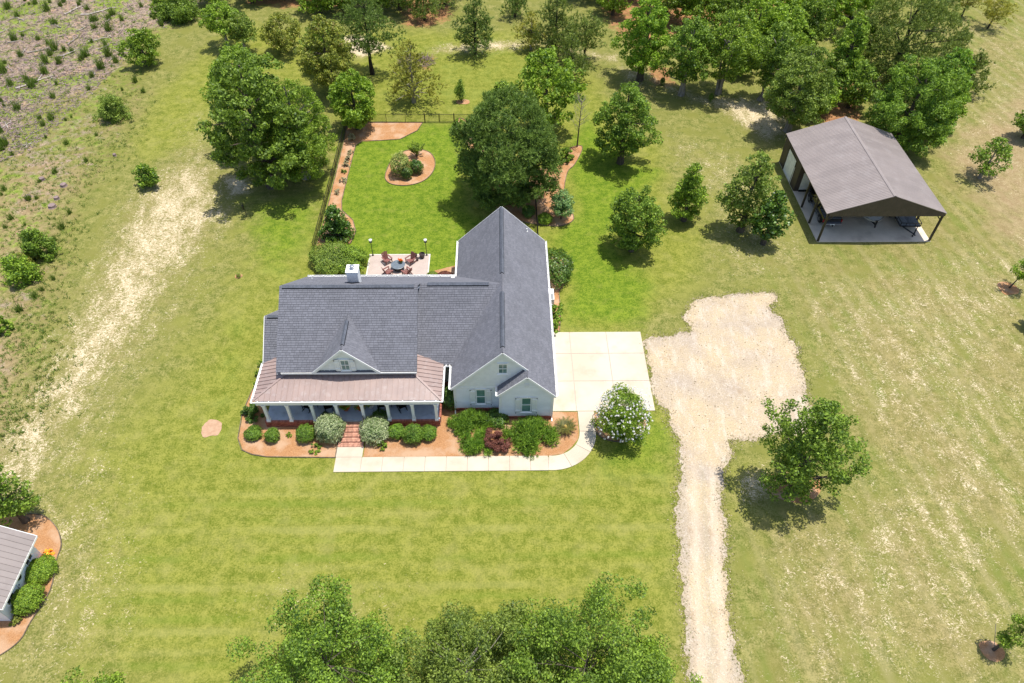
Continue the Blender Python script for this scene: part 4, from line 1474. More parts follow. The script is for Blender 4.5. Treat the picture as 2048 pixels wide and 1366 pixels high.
mb.build('inner_door', M['acwhite'], B)
mb = bb(); mb.box(33.75, 34.95, 67.05, 67.17, .07, .3); mb.build('door_sill', M['black'], B)
mb = bb(); mb.beam((33.12, 68.5, .1), (33.12, 68.5, 2.3), .05, .05, (0, 1, 0)); mb.build('downpipe', M['white'], B)


# ------------------------------------------------------------------ pickup truck in the barn
def wheel(parent, x, y, r, w, side):
    mb = MB(); mb.lathe([(r * .55, -w / 2), (r * .92, -w / 2), (r, -w * .35), (r, w * .35), (r * .92, w / 2), (r * .55, w / 2)], (x, y, r), 22, 'x')
    wh = mb.build('wheel', M['rubber'], parent, smooth=False)
    mb = MB()
    mb.lathe([(r * .6, -w * .42), (r * .6, w * .42)], (x, y, r), 18, 'x')
    for k in range(6):
        a = 2 * PI * k / 6
        mb.beam((x + side * w * .47, y, r), (x + side * w * .47, y + r * .55 * math.cos(a), r + r * .55 * math.sin(a)), .07, .05, (1, 0, 0))
    mb.build('rim', M['chrome'], wh)
    return wh


T = thing('pickup_truck', 'black crew-cab pickup truck with a dark bed cover parked in the barn', 'truck', (35.35, 63.45, 0.07))
# local: rear at y=-2.85, nose at y=+2.85
mb = MB()
body = [(-2.80, .62), (-2.80, 1.12), (-0.95, 1.14), (-0.9, 1.14), (1.2, 1.16), (2.55, 1.08), (2.82, .92), (2.84, .5), (2.3, .42), (-2.3, .45)]
sec = [(.90, 0), (.99, .3), (1.0, .6), (.97, 1.0)]
prof_u = [(-2.82, 1.08), (-1.0, 1.12), (1.15, 1.14), (2.45, 1.06), (2.80, .90)]
vs, fs = [], []
for s in (-1, 1):
    for (y, zt) in prof_u:
        tp = .93 if y > 2 else 1.0
        for (w, t) in ((.92, .0), (.99, .35), (1.0, .7), (.95, 1.0)):
            vs.append((s * w * tp, y, .46 + (zt - .46) * t))
n = len(prof_u)
for si in range(2):
    for i in range(n - 1):
        for k in range(3):
            a = si * n * 4 + i * 4 + k
            q = (a, a + 1, a + 5, a + 4)
            fs.append(q if si else q[::-1])
for i in range(n - 1):
    a, b2 = i * 4 + 3, n * 4 + i * 4 + 3
    if i != 0:
        fs.append((a, b2, b2 + 4, a + 4))
    fs.append((i * 4, i * 4 + 4, n * 4 + i * 4 + 4, n * 4 + i * 4))
fs.append((0, n * 4, n * 4 + 1, 1)); fs.append((1, n * 4 + 1, n * 4 + 2, 2)); fs.append((2, n * 4 + 2, n * 4 + 3, 3))
e = (n - 1) * 4
fs += [(e + k, e + k + 1, n * 4 + e + k + 1, n * 4 + e + k) for k in range(3)]
mb.add(vs, fs)
mb.box(-.92, .92, -1.02, -.95, .6, 1.12)
mb.build('body', M['paint'], T)
mb = MB()
cab = [(-1.0, 1.10, .93), (-.85, 1.82, .76), (.62, 1.84, .76), (1.42, 1.13, .93)]
vs = [(s * w, y, z) for s in (-1, 1) for (y, z, w) in cab]
mb.add(vs, [(0, 1, 2, 3)[::-1], (4, 5, 6, 7), (1, 5, 6, 2), (0, 4, 5, 1), (2, 6, 7, 3)])
mb.build('cab', M['paint'], T)
mb = MB()
mb.add([(s * (.94 if z < 1.3 else .80) , y, z) for s in (-1, 1) for (y, z) in ((-.80, 1.22), (-.72, 1.70), (.10, 1.72), (.10, 1.20))], [(3, 2, 1, 0), (4, 5, 6, 7)])
mb.add([(s * (.94 if z < 1.3 else .80), y, z) for s in (-1, 1) for (y, z) in ((.2, 1.2), (.2, 1.72), (.56, 1.72), (1.12, 1.24))], [(3, 2, 1, 0), (4, 5, 6, 7)])
mb.add([(-.70, .72, 1.78), (.70, .72, 1.78), (.84, 1.40, 1.18), (-.84, 1.40, 1.18)], [(0, 3, 2, 1)])
mb.add([(-.66, -.90, 1.76), (.66, -.90, 1.76), (.8, -1.02, 1.3), (-.8, -1.02, 1.3)], [(0, 1, 2, 3)])
mb.build('window', M['carglass'], T)
mb = MB(); mb.box(-.9, .9, -2.74, -1.05, 1.075, 1.125); mb.build('bed_cover', M['tonneau'], T)
mb = MB()
for k in (1, 2):
    y = -2.74 + 1.69 * k / 3
    mb.box(-.9, .9, y - .012, y + .012, 1.125, 1.14)
mb.build('cover_seam', M['black'], T)
mb = MB(); mb.box(-.96, .96, -3.0, -2.83, .42, .60); mb.build('bumper', M['chrome'], T)
mb = MB(); mb.box(-.05, .05, -3.2, -2.95, .40, .48); mb.lathe([(.04, .48), (.05, .54), (.02, .58)], (0, -3.17, 0), 8); mb.build('hitch', M['black'], T)
mb = MB(); mb.box(-.24, .24, -3.02, -3.0, .44, .57); mb.build('licence_plate', M['acwhite'], T)
for s in (-1, 1):
    mb = MB(); mb.box(s * .97 - .1, s * .97 + .02, -2.86, -2.76, .72, 1.05); mb.build('tail_light', M['redlight'], T)
    mb = MB(); mb.box(s * .88 - .16, s * .88 + .04, 2.70, 2.83, .70, .86); mb.build('headlight', M['acwhite'], T)
    mb = MB(); mb.beam((s * .93, 1.05, 1.2), (s * 1.14, 1.0, 1.25), .06, .06); mb.box(s * 1.12 - .07, s * 1.12 + .07, .93, 1.0, 1.16, 1.36); mb.build('mirror', M['paint'], T)
    mb = MB(); mb.box(s * 1.02 - .05, s * 1.02 + .05, -1.0, 1.3, .36, .42); mb.build('running_board', M['chrome'], T)
    for y in (-1.85, 1.75):
        wheel(T, s * .92, y, .41, .27, s)
        mb = MB()
        pts = [(y + .52 * math.cos(a), .43 + .50 * math.sin(a)) for a in np.linspace(0, PI, 9)]
        mb.tube([(s * 1.0, a, b2) for a, b2 in pts], .045, 5)
        mb.build('wheel_arch', M['black'], T)

# ------------------------------------------------------------------ boat on its trailer
BT = thing('boat', 'pale beige motor boat under the barn roof with its bow facing out', 'boat', (40.0, 61.4, 0.07), math.radians(-3))
mb = MB()
secs = [(-.75, .22, .62, .80), (-.45, .70, .52, .84), (0.0, 1.08, .48, .86), (1.6, 1.16, .46, .88), (5.2, 1.16, .46, .88)]   # y, half-beam, keel z, sheer z
vs = []
for (y, hbm, kz, sz) in secs:
    vs += [(-hbm, y, sz), (-hbm * .86, y, kz + (sz - kz) * .35), (0, y, kz), (hbm * .86, y, kz + (sz - kz) * .35), (hbm, y, sz)]
fs = []
for i in range(len(secs) - 1):
    for k in range(4):
        a = i * 5 + k
        fs.append((a, a + 1, a + 6, a + 5))
fs.append((0, 1, 2, 3, 4)); e = (len(secs) - 1) * 5
fs.append((e + 4, e + 3, e + 2, e + 1, e))
mb.add(vs, fs); mb.build('hull', M['hull'], BT)
mb = MB()
vs = []
for (y, hbm, kz, sz) in secs:
    vs += [(-hbm * .93, y + .03, sz + .03), (hbm * .93, y + .03, sz + .03)]
mb.add(vs, [(i * 2, i * 2 + 1, i * 2 + 3, i * 2 + 2) for i in range(len(secs) - 1)])
mb.build('foredeck', M['boatdeck'], BT)
mb = MB()
for s in (-1, 1):
    mb.tube([(s * q[1], q[0], q[3] + .02) for q in secs], .04, 6)
mb.build('gunwale', M['acgrey'], BT)
mb = MB(); mb.box(-.7, .7, 2.6, 2.66, .9, 1.35); mb.build('windscreen', M['carglass'], BT)
mb = MB(); mb.box(-.8, .8, 3.3, 3.7, .86, 1.2); mb.build('seat', M['hull'], BT)
mb = MB(); mb.box(-.2, .2, 5.2, 5.6, .5, 1.45); mb.build('outboard_motor', M['black'], BT)
BTR = thing('boat_trailer', 'black tongue trailer with jack beneath the beige boat', 'trailer', (40.0, 61.4, 0.07), math.radians(-3))
mb = MB()
mb.beam((0, -1.15, .42), (0, 1.0, .42), .1, .1)
for s in (-1, 1):
    mb.beam((0, -.7, .42), (s * .85, 1.3, .42), .09, .09); mb.beam((s * .85, 1.3, .42), (s * .85, 5.0, .42), .09, .09)
for y in (1.5, 3.0, 4.6):
    mb.beam((-.85, y, .42), (.85, y, .42), .08, .08)
mb.beam((0, -.95, .42), (0, -.85, .95), .08, .08, (0, 1, 0))
mb.build('frame', M['black'], BTR)
mb = MB(); mb.beam((.14, -.85, .12), (.14, -.85, .95), .07, .07, (0, 1, 0)); mb.lathe([(.1, -.04), (.1, .04)], (.14, -.85, .1), 12, 'x'); mb.build('jack', M['black'], BTR)
for s in (-1, 1):
    wheel(BTR, s * 1.05, 3.4, .31, .2, s)

# ------------------------------------------------------------------ utility trailer
U = thing('utility_trailer', 'black utility trailer with grey plank deck and rails beside the boat', 'trailer', (43.55, 60.1, 0.07), math.radians(-2))
for i in range(9):
    x = -1.0 + i * .222
    mb = MB(); mb.box(x + .008, x + .214, .03, 4.2, .58, .62 + .004 * (i % 3)); mb.build('plank', M['plank'], U)
mb = MB()
for x in (-1.06, 1.06):
    mb.beam((x, 0, .54), (x, 4.25, .54), .08, .12); mb.beam((x, 0, .95), (x, 4.25, .95), .055, .055)
    for y in (0.03, 1.05, 2.1, 3.15, 4.2):
        mb.beam((x, y, .54), (x, y, .95), .05, .05, (0, 1, 0))
for y in (0, 4.25):
    mb.beam((-1.06, y, .54), (1.06, y, .54), .08, .12)
mb.beam((-1.06, 0, .95), (1.06, 0, .95), .055, .055)
for x in (-.5, .5):
    mb.beam((x, 0, .54), (x, 0, .95), .05, .05, (0, 1, 0))
for s in (-1, 1):
    mb.beam((s * .8, 0, .5), (0, -1.25, .46), .09, .1)
mb.beam((0, -1.45, .46), (0, -1.1, .46), .12, .1)
mb.build('frame', M['black'], U)
mb = MB(); mb.beam((.05, -1.05, .1), (.05, -1.05, 1.0), .07, .07, (0, 1, 0)); mb.lathe([(.1, -.04), (.1, .04)], (.05, -1.05, .1), 12, 'x'); mb.build('jack', M['black'], U)
for s in (-1, 1):
    wheel(U, s * 1.22, 2.3, .34, .2, s)
    mb = MB()
    pr = [(2.3 + .46 * math.cos(a), .36 + .42 * math.sin(a)) for a in np.linspace(0, PI, 8)]
    vs = [(s * (1.1 + .26 * k), y, z) for k in (0, 1) for y, z in pr]
    mb.add(vs, [(i, i + 1, i + 9, i + 8) for i in range(7)])
    mb.build('fender', M['black'], U)

# ------------------------------------------------------------------ cottage at the lower left
K = thing('garden_cottage', 'small white cottage with a brown metal roof cut by the left edge', 'shed', (-34.3, 21.5, 0))
KO = K.location
kb = lambda: MB(KO)
kx, ky0, ky1 = -32.47, 19.3, 24.0
mb = kb(); mb.prism([(kx - 3.66, ky0, 0), (kx, ky0, 0), (kx, ky0, 2.85), (kx - 1.83, ky0, 4.35), (kx - 3.66, ky0, 2.85)], (0, ky1 - ky0, 0)); kw = mb.build('wall', M['siding'], K)
mb = kb(); courses(mb, [(kx, ky0, .2), (kx, ky1, .2), (kx, ky1, 2.75), (kx, ky0, 2.75)], .155, None, .02, random.Random(1), back=.004); mb.build('siding', M['siding'], kw, 'stuff')
mb = kb(); courses(mb, [(kx - 3.66, ky0, .2), (kx, ky0, .2), (kx, ky0, 2.8), (kx - 1.83, ky0, 4.3), (kx - 3.66, ky0, 2.8)], .155, None, .02, random.Random(1), back=.004); mb.build('siding', M['siding'], kw, 'stuff')
ks = 0.82
for s in (0, 1):
    for i in range(13):
        w = (ky1 - ky0 + .4) / 13
        ya, yb = ky0 - .2 + i * w, ky0 - .2 + (i + 1) * w
        e0 = Vector((kx + .6, 0, 2.86 - .6 * ks)) if not s else Vector((kx - 3.66 - .6, 0, 2.86 - .6 * ks))
        t0 = Vector((kx - 1.83, 0, 2.86 + 1.83 * ks))
        n = Vector((ks, 0, 1)).normalized() if not s else Vector((-ks, 0, 1)).normalized()
        mb = kb()
        mb.prism([e0 + Vector((0, ya, 0)), e0 + Vector((0, yb, 0)), t0 + Vector((0, yb, 0)), t0 + Vector((0, ya, 0))], n * .03)
        mb.prism([e0 + Vector((0, ya, 0)) + n * .03, e0 + Vector((0, ya + .03, 0)) + n * .03, t0 + Vector((0, ya + .03, 0)) + n * .03, t0 + Vector((0, ya, 0)) + n * .03], n * .04)
        mb.build('roof_panel', M['barn_metal'], K)
mb = kb()
for y in (ky0 - .22, ky1 + .22):
    mb.beam((kx + .6, y, 2.30), (kx - 1.83, y, 4.3), .04, .17)
    mb.beam((kx - 4.26, y, 2.30), (kx - 1.83, y, 4.3), .04, .17)
mb.beam((kx + .62, ky0 - .22, 2.31), (kx + .62, ky1 + .22, 2.31), .04, .15)
mb.build('fascia', M['white'], K)
for yc in (23.05, 20.3):
    mb = kb()
    for a, b2 in ((yc - .42, yc - .35), (yc + .35, yc + .42)):
        mb.box(kx, kx + .06, a, b2, 1.05, 2.0)
    mb.box(kx, kx + .06, yc - .35, yc + .35, 1.93, 2.0); mb.box(kx, kx + .1, yc - .45, yc + .45, 1.0, 1.05)
    mb.box(kx + .03, kx + .05, yc - .02, yc + .02, 1.05, 1.93); mb.box(kx + .03, kx + .05, yc - .35, yc + .35, 1.48, 1.52)
    w = mb.build('window', M['white'], K)
    mb = kb(); mb.box(kx + .005, kx + .028, yc - .35, yc + .35, 1.05, 1.93); mb.build('pane', M['carglass'], w)
mb = kb(); mb.box(kx + .03, kx + .07, 21.2, 22.1, .12, 2.1); dr = mb.build('door', M['board'], K)
mb = kb(); mb.lathe([(.04, -.03), (.04, .03)], (kx + .1, 21.3, 1.1), 8, 'x'); mb.build('handle', M['black'], dr)
wr = thing('wreath', 'round green wreath hung on the white cottage door', 'wreath', (kx + .12, 21.65, 1.55))
mb = MB(); mb.tube([(0, .17 * math.cos(a), .2 * math.sin(a)) for a in np.linspace(0, 2 * PI, 15)], .06, 6, False); mb.build('ring', M['barkdark'], wr)
WREATH = wr

# ------------------------------------------------------------------ porch furniture
def rocker(x, y, rz, label):
    t = thing('rocking_chair', label, 'chair', (x, y, PF), rz, 'rocking chairs on the porch')   # faces -y
    mb = MB()
    for i in range(6):
        yy = -.25 + i * .09
        mb.box(-.27, .27, yy, yy + .075, .42, .445)
    mb.build('seat', M['rocker'], t)
    mb = MB()
    for i in range(6):
        xx = -.22 + i * .088
        mb.beam((xx, .27, .46), (xx, .52, 1.12), .05, .02, (0, 1, 0))
    mb.beam((-.28, .53, 1.12), (.28, .53, 1.12), .09, .04); mb.beam((-.28, .31, .55), (.28, .31, .55), .05, .03)
    mb.build('backrest', M['rocker'], t)
    for s in (-1, 1):
        mb = MB(); mb.beam((s * .3, -.3, .66), (s * .3, .36, .66), .09, .03); mb.build('arm', M['rocker'], t)
        mb = MB()
        mb.beam((s * .29, -.26, .08), (s * .29, -.26, .66), .05, .05, (0, 1, 0)); mb.beam((s * .29, .26, .07), (s * .29, .53, 1.14), .05, .05, (0, 1, 0))
        mb.build('leg', M['rocker'], t)
        mb = MB(); mb.tube([(s * .29, -.45, .12), (s * .29, -.2, .05), (s * .29, .15, .03), (s * .29, .5, .07), (s * .29, .75, .17)], .028, 6); mb.build('runner', M['rocker'], t)
    return t


rocker(-15.75, 36.25, math.radians(-18), 'black porch rocking chair turned slightly, second bay from the porch left end')
rocker(-14.05, 36.2, math.radians(22), 'black porch rocking chair just left of the potted flowers by the door')
rocker(-9.7, 36.3, math.radians(3), 'black porch rocking chair facing straight out beside the fern')
rocker(-8.05, 36.2, math.radians(28), 'black porch rocking chair angled inward, nearest the right porch end')
for x, y, lab in ((-14.95, 36.6, 'small dark round side table between the two left rocking chairs'), (-8.9, 36.6, 'small dark round side table between the two right rocking chairs')):
    t = thing('side_table', lab, 'table', (x, y, PF), 0, 'porch side tables')
    mb = MB(); mb.lathe([(.24, .5), (.25, .53), (.24, .55)], (0, 0, 0), 14); mb.build('tabletop', M['rocker'], t)
    for k in range(3):
        a = k * 2.09 + .4
        mb = MB(); mb.beam((.05 * math.cos(a), .05 * math.sin(a), .5), (.22 * math.cos(a), .22 * math.sin(a), 0), .035, .035); mb.build('leg', M['rocker'], t)
tag(link('doormat', mesh_from('doormat', *(lambda m_: (m_.v, m_.f))(MB().box(-12.5, -11.5, 36.6, 37.3, PF + .004, PF + .02)), M['doormat'])), 'dark doormat laid before the front door on the porch', 'doormat')


# ------------------------------------------------------------------ leaves
def unit(a):
    return a / np.maximum(np.linalg.norm(a, axis=1, keepdims=True), 1e-9)


def leaf_quads(P, Nn, L, ar, rng, curl=0.12):
    n = len(P)
    r = rng.normal(size=(n, 3))
    t = unit(r - (r * Nn).sum(1, keepdims=True) * Nn)
    b = np.cross(Nn, t)
    Ls = (L * rng.uniform(0.65, 1.3, n))[:, None]
    v = np.empty((n, 4, 3))
    v[:, 0] = P - t * Ls * 0.5 - Nn * Ls * curl
    v[:, 1] = P + b * Ls * ar * 0.5
    v[:, 2] = P + t * Ls * 0.5 - Nn * Ls * curl
    v[:, 3] = P - b * Ls * ar * 0.5
    return v


def cloud(C, R, n, L, ar, rng, up=0.45, rnd=0.75, shell=0.4, flat=0.8):
    """n leaves around cluster centres C with radii R"""
    w = R ** 2
    i = rng.choice(len(C), n, p=w / w.sum())
    d = unit(rng.normal(size=(n, 3)))
    rr = rng.uniform(0, 1, n) ** shell
    off = d * (R[i] * rr)[:, None]
    off[:, 2] *= flat
    P = C[i] + off
    Nn = unit(d * 0.6 + rng.normal(size=(n, 3)) * rnd + np.array([0, 0, up]))
    return leaf_quads(P, Nn, L, ar, rng)


def needles(C, R, n, L, w, rng, per=8):
    """tufts of thin blades, each tuft facing out and up"""
    wt = R ** 2
    i = rng.choice(len(C), n, p=wt / wt.sum())
    d = unit(rng.normal(size=(n, 3)) + np.array([0, 0, 0.3]))
    P = C[i] + d * (R[i] * rng.uniform(0, 1, n) ** 0.4)[:, None] * np.array([1, 1, .75])
    ax = unit(d * 0.7 + rng.normal(size=(n, 3)) * 0.35 + np.array([0, 0, 0.65]))
    P = np.repeat(P, per, 0)
    ax = np.repeat(ax, per, 0)
    q = unit(ax + rng.normal(size=(n * per, 3)) * 0.62)
    s = unit(np.cross(q, rng.normal(size=(n * per, 3))))
    Ls = (L * rng.uniform(0.7, 1.25, n * per))[:, None]
    v = np.empty((n * per, 3, 3))
    v[:, 0] = P - s * w / 2
    v[:, 1] = P + s * w / 2
    v[:, 2] = P + q * Ls
    return v


def crown_clusters(h0, h1, R, prof, k, cr, rng, lump=0.25):
    """cluster centres filling a crown from height h0 to h1; prof(t) = relative radius"""
    C, S = [], []
    ph = rng.uniform(0, 6.28, 4)
    while len(C) < k:
        t = rng.uniform(0.02, 0.94)
        pr = prof(t)
        if rng.uniform() > pr + 0.08:
            continue
        a = rng.uniform(0, 2 * PI)
        lumpf = 1 + lump * (math.sin(a * 2 + ph[0] + t * 4) * 0.5 + math.sin(a * 3 + ph[1] - t * 6) * 0.5 + math.sin(a * 5 + ph[2]) * 0.3)
        rad = max(R * pr * lumpf - cr * 0.55, 0.0)
        rf = rng.uniform(0.0, 1.0) ** 0.36
        z = h0 + (h1 - h0) * t
        z = min(max(z, h0 + cr * .3), h1 - cr * .55)
        C.append((math.cos(a) * rad * rf, math.sin(a) * rad * rf, z))
        S.append(cr * rng.uniform(0.6, 1.15) * (0.65 + 0.45 * pr))
    return np.array(C), np.array(S)


PROF = {
    'round': lambda t: max(0.0, 1 - (2 * (t ** 0.85) - 1) ** 2) ** 0.5,
    'oval': lambda t: max(0.0, math.sin(PI * t ** 0.75)) ** 0.7,
    'cone': lambda t: min(1.0, t * 7 + .25) * (1 - t) ** 0.6 + 0.06,
    'column': lambda t: min(1.0, t * 4 + .2) * (1 - t ** 3) ** 0.8,
    'vase': lambda t: (0.35 + 0.75 * t ** 0.6) * max(0, 1 - t ** 5) ** .5,
    'dome': lambda t: max(0.0, 1 - t ** 2.2) ** 0.6,
    'spread': lambda t: max(0.0, 1 - (2 * (t ** 0.7) - 1) ** 2) ** 0.4,
}


def trunk_mesh(h, r, C, rng, m, limbs=10, base=(0, 0), multi=1, lean=(0, 0)):
    mb = MB()
    for q in range(multi):
        a0 = 2 * PI * q / multi
        sx = (0.25 * math.cos(a0), 0.25 * math.sin(a0)) if multi > 1 else (0, 0)
        top = (lean[0] * h + sx[0] * 4, lean[1] * h + sx[1] * 4)
        pts = []
        for i in range(6):
            t = i / 5
            pts.append((sx[0] + (top[0] - sx[0]) * t + rng.normal() * .04 * h * t * .4, sx[1] + (top[1] - sx[1]) * t + rng.normal() * .04 * h * t * .4, h * t - (0.1 if i == 0 else 0)))
        r_ = r / multi ** .6
        mb.tube(pts, [r_ * (1.35 if i == 0 else 1) * (1 - 0.85 * i / 5) for i in range(6)], 7)
    if len(C):
        sel = rng.choice(len(C), min(limbs, len(C)), replace=False)
        for i in sel:
            c = C[i]
            zb = max(0.15 * h, min(h * .9, c[2] - 0.35 * math.hypot(c[0], c[1]) - .1))
            b = (lean[0] * zb, lean[1] * zb, zb)
            mid = [(b[k] + c[k]) / 2 + rng.normal() * .1 for k in range(3)]
            mid[2] += .05 * h * .3
            rr = max(0.012, r * .38 * (1 - zb / h * .6))
            mb.tube([b, mid, tuple(c)], [rr, rr * .65, rr * .25], 5, False)
    return mesh_from('trunk', mb.v, mb.f, m)


def seedr(*a):
    return np.random.default_rng(abs(hash(tuple(round(float(x), 2) for x in a))) % (2 ** 31))


CUR = [0, 0]


class Spec:
    def __init__(s, prof='round', leaf='lf_mid', bark='bark', L=0.30, ar=0.62, dens=3.4, cr=0.30, clear=0.15, lump=0.25, k=None, needle=False, limbs=14, up=.42, multi=1, shell=.3, rnd=.75, tr=0.035, cs=1.0, kd=1.0):
        s.__dict__.update(locals())


SP = {
    'oak': Spec('round', 'lf_dark', L=.33, cr=.24, clear=.10, lump=.28, dens=3.6),
    'oakmid': Spec('round', 'lf_mid', L=.31, cr=.22, clear=.12, lump=.3, dens=3.2),
    'young': Spec('oval', 'lf_dark', L=.31, cr=.27, clear=.12, lump=.22, dens=3.2),
    'bright': Spec('column', 'lf_bright', L=.28, cr=.25, clear=.10, lump=.25, dens=3.0),
    'maple': Spec('oval', 'lf_bright', L=.27, cr=.27, clear=.08, lump=.22, dens=3.4),
    'sycamore': Spec('oval', 'lf_bright', L=.36, cr=.24, clear=.10, lump=.35, dens=2.6),
    'poplar': Spec('oval', 'lf_mid', 'barkpale', L=.27, cr=.26, clear=.2, lump=.35, dens=2.6),
    'olive': Spec('oval', 'lf_olive', 'barkpale', L=.25, cr=.24, clear=.15, lump=.35, dens=2.3, limbs=22),
    'warm': Spec('oval', 'lf_warm', L=.25, cr=.28, clear=.12, lump=.3, dens=2.4),
    'drooping': Spec('dome', 'lf_jun', L=.37, ar=.35, cr=.22, clear=.02, lump=.3, dens=3.4, up=.2),
    'pine': Spec('cone', 'nd_pine', 'barkdark', cr=.26, clear=.12, lump=.45, dens=1.0, needle=True, limbs=30, tr=.028),
    'pinedark': Spec('round', 'nd_dark', 'barkdark', cr=.20, clear=.06, lump=.2, dens=1.5, needle=True, limbs=30),
    'pineyel': Spec('cone', 'nd_yel', 'barkpale', cr=.24, clear=.10, lump=.5, dens=.8, needle=True, limbs=34, tr=.028),
    'pineopen': Spec('oval', 'nd_pine', 'barkdark', cr=.28, clear=.25, lump=.5, dens=.9, needle=True, limbs=20, tr=.025),
    'sapling': Spec('oval', 'lf_mid', L=.17, cr=.34, clear=.3, lump=.4, dens=2.2, limbs=8, tr=.02),
    'bushtree': Spec('oval', 'lf_mid', L=.24, cr=.27, clear=.02, lump=.3, dens=3.2),
    'magnolia': Spec('cone', 'lf_holly', L=.22, cr=.27, clear=.02, lump=.2, dens=4.0),
}


def tree(sp, base, top, hw, label, group=None, name=None, world=None, h=None, R=None, lean=(0, 0), cat='tree', leaf=None, **kw):
    """base = trunk foot pixel, top = pixel row of the crown top, hw = half width of the crown in pixels"""
    s = Spec(**{**{k: v for k, v in SP[sp].__dict__.items() if k != 's'}, **kw})
    b = Vector((*world, 0)) if world else at(*base)
    if h is None:
        lo, hi = 0.2, 30.0
        for _ in range(40):
            md = (lo + hi) / 2
            lo, hi = (md, hi) if project(b.x, b.y, md)[1] > top else (lo, md)
        h = lo
    if R is None:
        R = hw / FL * project(b.x, b.y, h * .55)[2]
    rng = seedr(b.x, b.y, h, R)
    nm = name or ('pine_tree' if s.needle else 'broadleaf_tree')
    t = thing(nm, label, cat, b, 0, group)
    h0 = h * s.clear
    R *= 1.12
    CUR[:] = [h, R]
    cr = (0.30 + 0.075 * R) * s.cs
    surf = 2.0 * R * (h - h0) * 1.6 + PI * R * R
    k = int(np.clip(surf / (cr * cr) * .62 * s.kd, 26, 330))
    C, S = crown_clusters(h0, h, R, PROF[s.prof], k, cr, rng, s.lump)
    C[:, 0] += lean[0] * C[:, 2]
    C[:, 1] += lean[1] * C[:, 2]
    area = 2.2 * R * (h - h0) + PI * R * R
    if s.needle:
        Ln = 0.38 if R > 1.2 else 0.28
        n = int(area * s.dens * 13)
        me = quads_mesh('crown', needles(C, S, n, Ln, 0.085, rng).reshape(-1, 3), n * 8, M[leaf or s.leaf], 3)
    else:
        L = s.L if R > 1.1 else s.L * 0.75
        n = int(area * s.dens / (L * L * s.ar * .55))
        n = min(n, 42000)
        me = quads_mesh('crown', cloud(C, S, n, L, s.ar, rng, s.up, s.rnd, s.shell, .68).reshape(-1, 3), n, M[leaf or s.leaf])
    link('crown', me, t)
    link('trunk', trunk_mesh(h * .9, max(0.03, h * s.tr), C, rng, M[s.bark], s.limbs, multi=s.multi, lean=lean), t)
    return t


def shrub(leaf, base, hw, hpx, label, group=None, L=0.13, ar=.6, dens=4.5, world=None, R=None, h=None, prof='dome', lump=.12, name='shrub', cat='shrub', smoothball=True, k=None, ry=1.0, up=.5, rnd=.6, needle=False):
    """rounded bush whose foot is at base (px), hw half width and hpx visible height in pixels"""
    if world:
        b = Vector((*world, 0))
    else:
        mid = (base[0], base[1] - hpx / 2)
        b = at(*mid)
        dp = math.atan2(HC, math.hypot(b.x, b.y))
        w = project(b.x, b.y, .4)[2]
        R = hw / FL * w
        q = (hpx / 2 / FL * w) ** 2 - (R * math.sin(dp)) ** 2
        a_ = min(max(math.sqrt(max(q, 0)) / math.cos(dp), .55 * R), 1.9 * R)
        b = at(*mid, a_ * .85)
        b.z = 0
        h = a_ * 1.85
        R *= .94
    rng = seedr(b.x, b.y, h, R)
    t = thing(name, label, cat, b, 0, group)
    k = k or int(np.clip(R * h * 24, 18, 110))
    cr = max(.25 * R, .08)
    C, S = crown_clusters(.03, h, R * 1.08, PROF[prof], k, cr, rng, lump)
    C[:, 1] *= ry
    area = 2.4 * R * h + PI * R * R
    if needle:
        n = int(area * dens * 26)
        me = quads_mesh('foliage', needles(C, S, n, L * 1.6, .05, rng).reshape(-1, 3), n * 8, M[leaf], 3)
    else:
        n = min(int(area * dens / (L * L * ar * .55)), 16000)
        if lump <= .25:
            n = int(n * .8)
            d = rng.normal(size=(n, 3))
            d[:, 2] = np.abs(d[:, 2] + .25) * np.where(rng.uniform(size=n) < .85, 1, -.5)
            d = unit(d)
            g = rng.normal(size=(7, 3)) * 3.2
            ph = rng.uniform(0, 6.28, 7)
            wob = np.sin(d @ g.T + ph).mean(1) * 1.6 * (lump + .07)
            hf = np.sin(d @ (g.T * 3.1) + ph).mean(1) * .22 + rng.exponential(.03, n)
            rr = (1 + wob + hf) * rng.uniform(0, 1, n) ** .10
            P = d * rr[:, None] * np.array([R, R * ry, h * .56]) + np.array([0, 0, h * .44])
            P[:, 2] = np.maximum(P[:, 2], .02)
            Nn = unit(d * .8 + rng.normal(size=(n, 3)) * rnd * .75 + np.array([0, 0, up * .6]))
            me = quads_mesh('foliage', leaf_quads(P, Nn, L, ar, rng).reshape(-1, 3), n, M[leaf])
        else:
            me = quads_mesh('foliage', cloud(C, S, n, L, ar, rng, up, rnd, .35, .9).reshape(-1, 3), n, M[leaf])
    link('foliage', me, t)
    mb = MB()
    for i in rng.choice(len(C), min(7, len(C)), replace=False):
        mb.tube([(0, 0, -.03), tuple(C[i] * np.array([.5, .5, .6])), tuple(C[i])], [.025, .018, .008], 5, False)
    mb.build('stem', M['bark'], t)
    return t


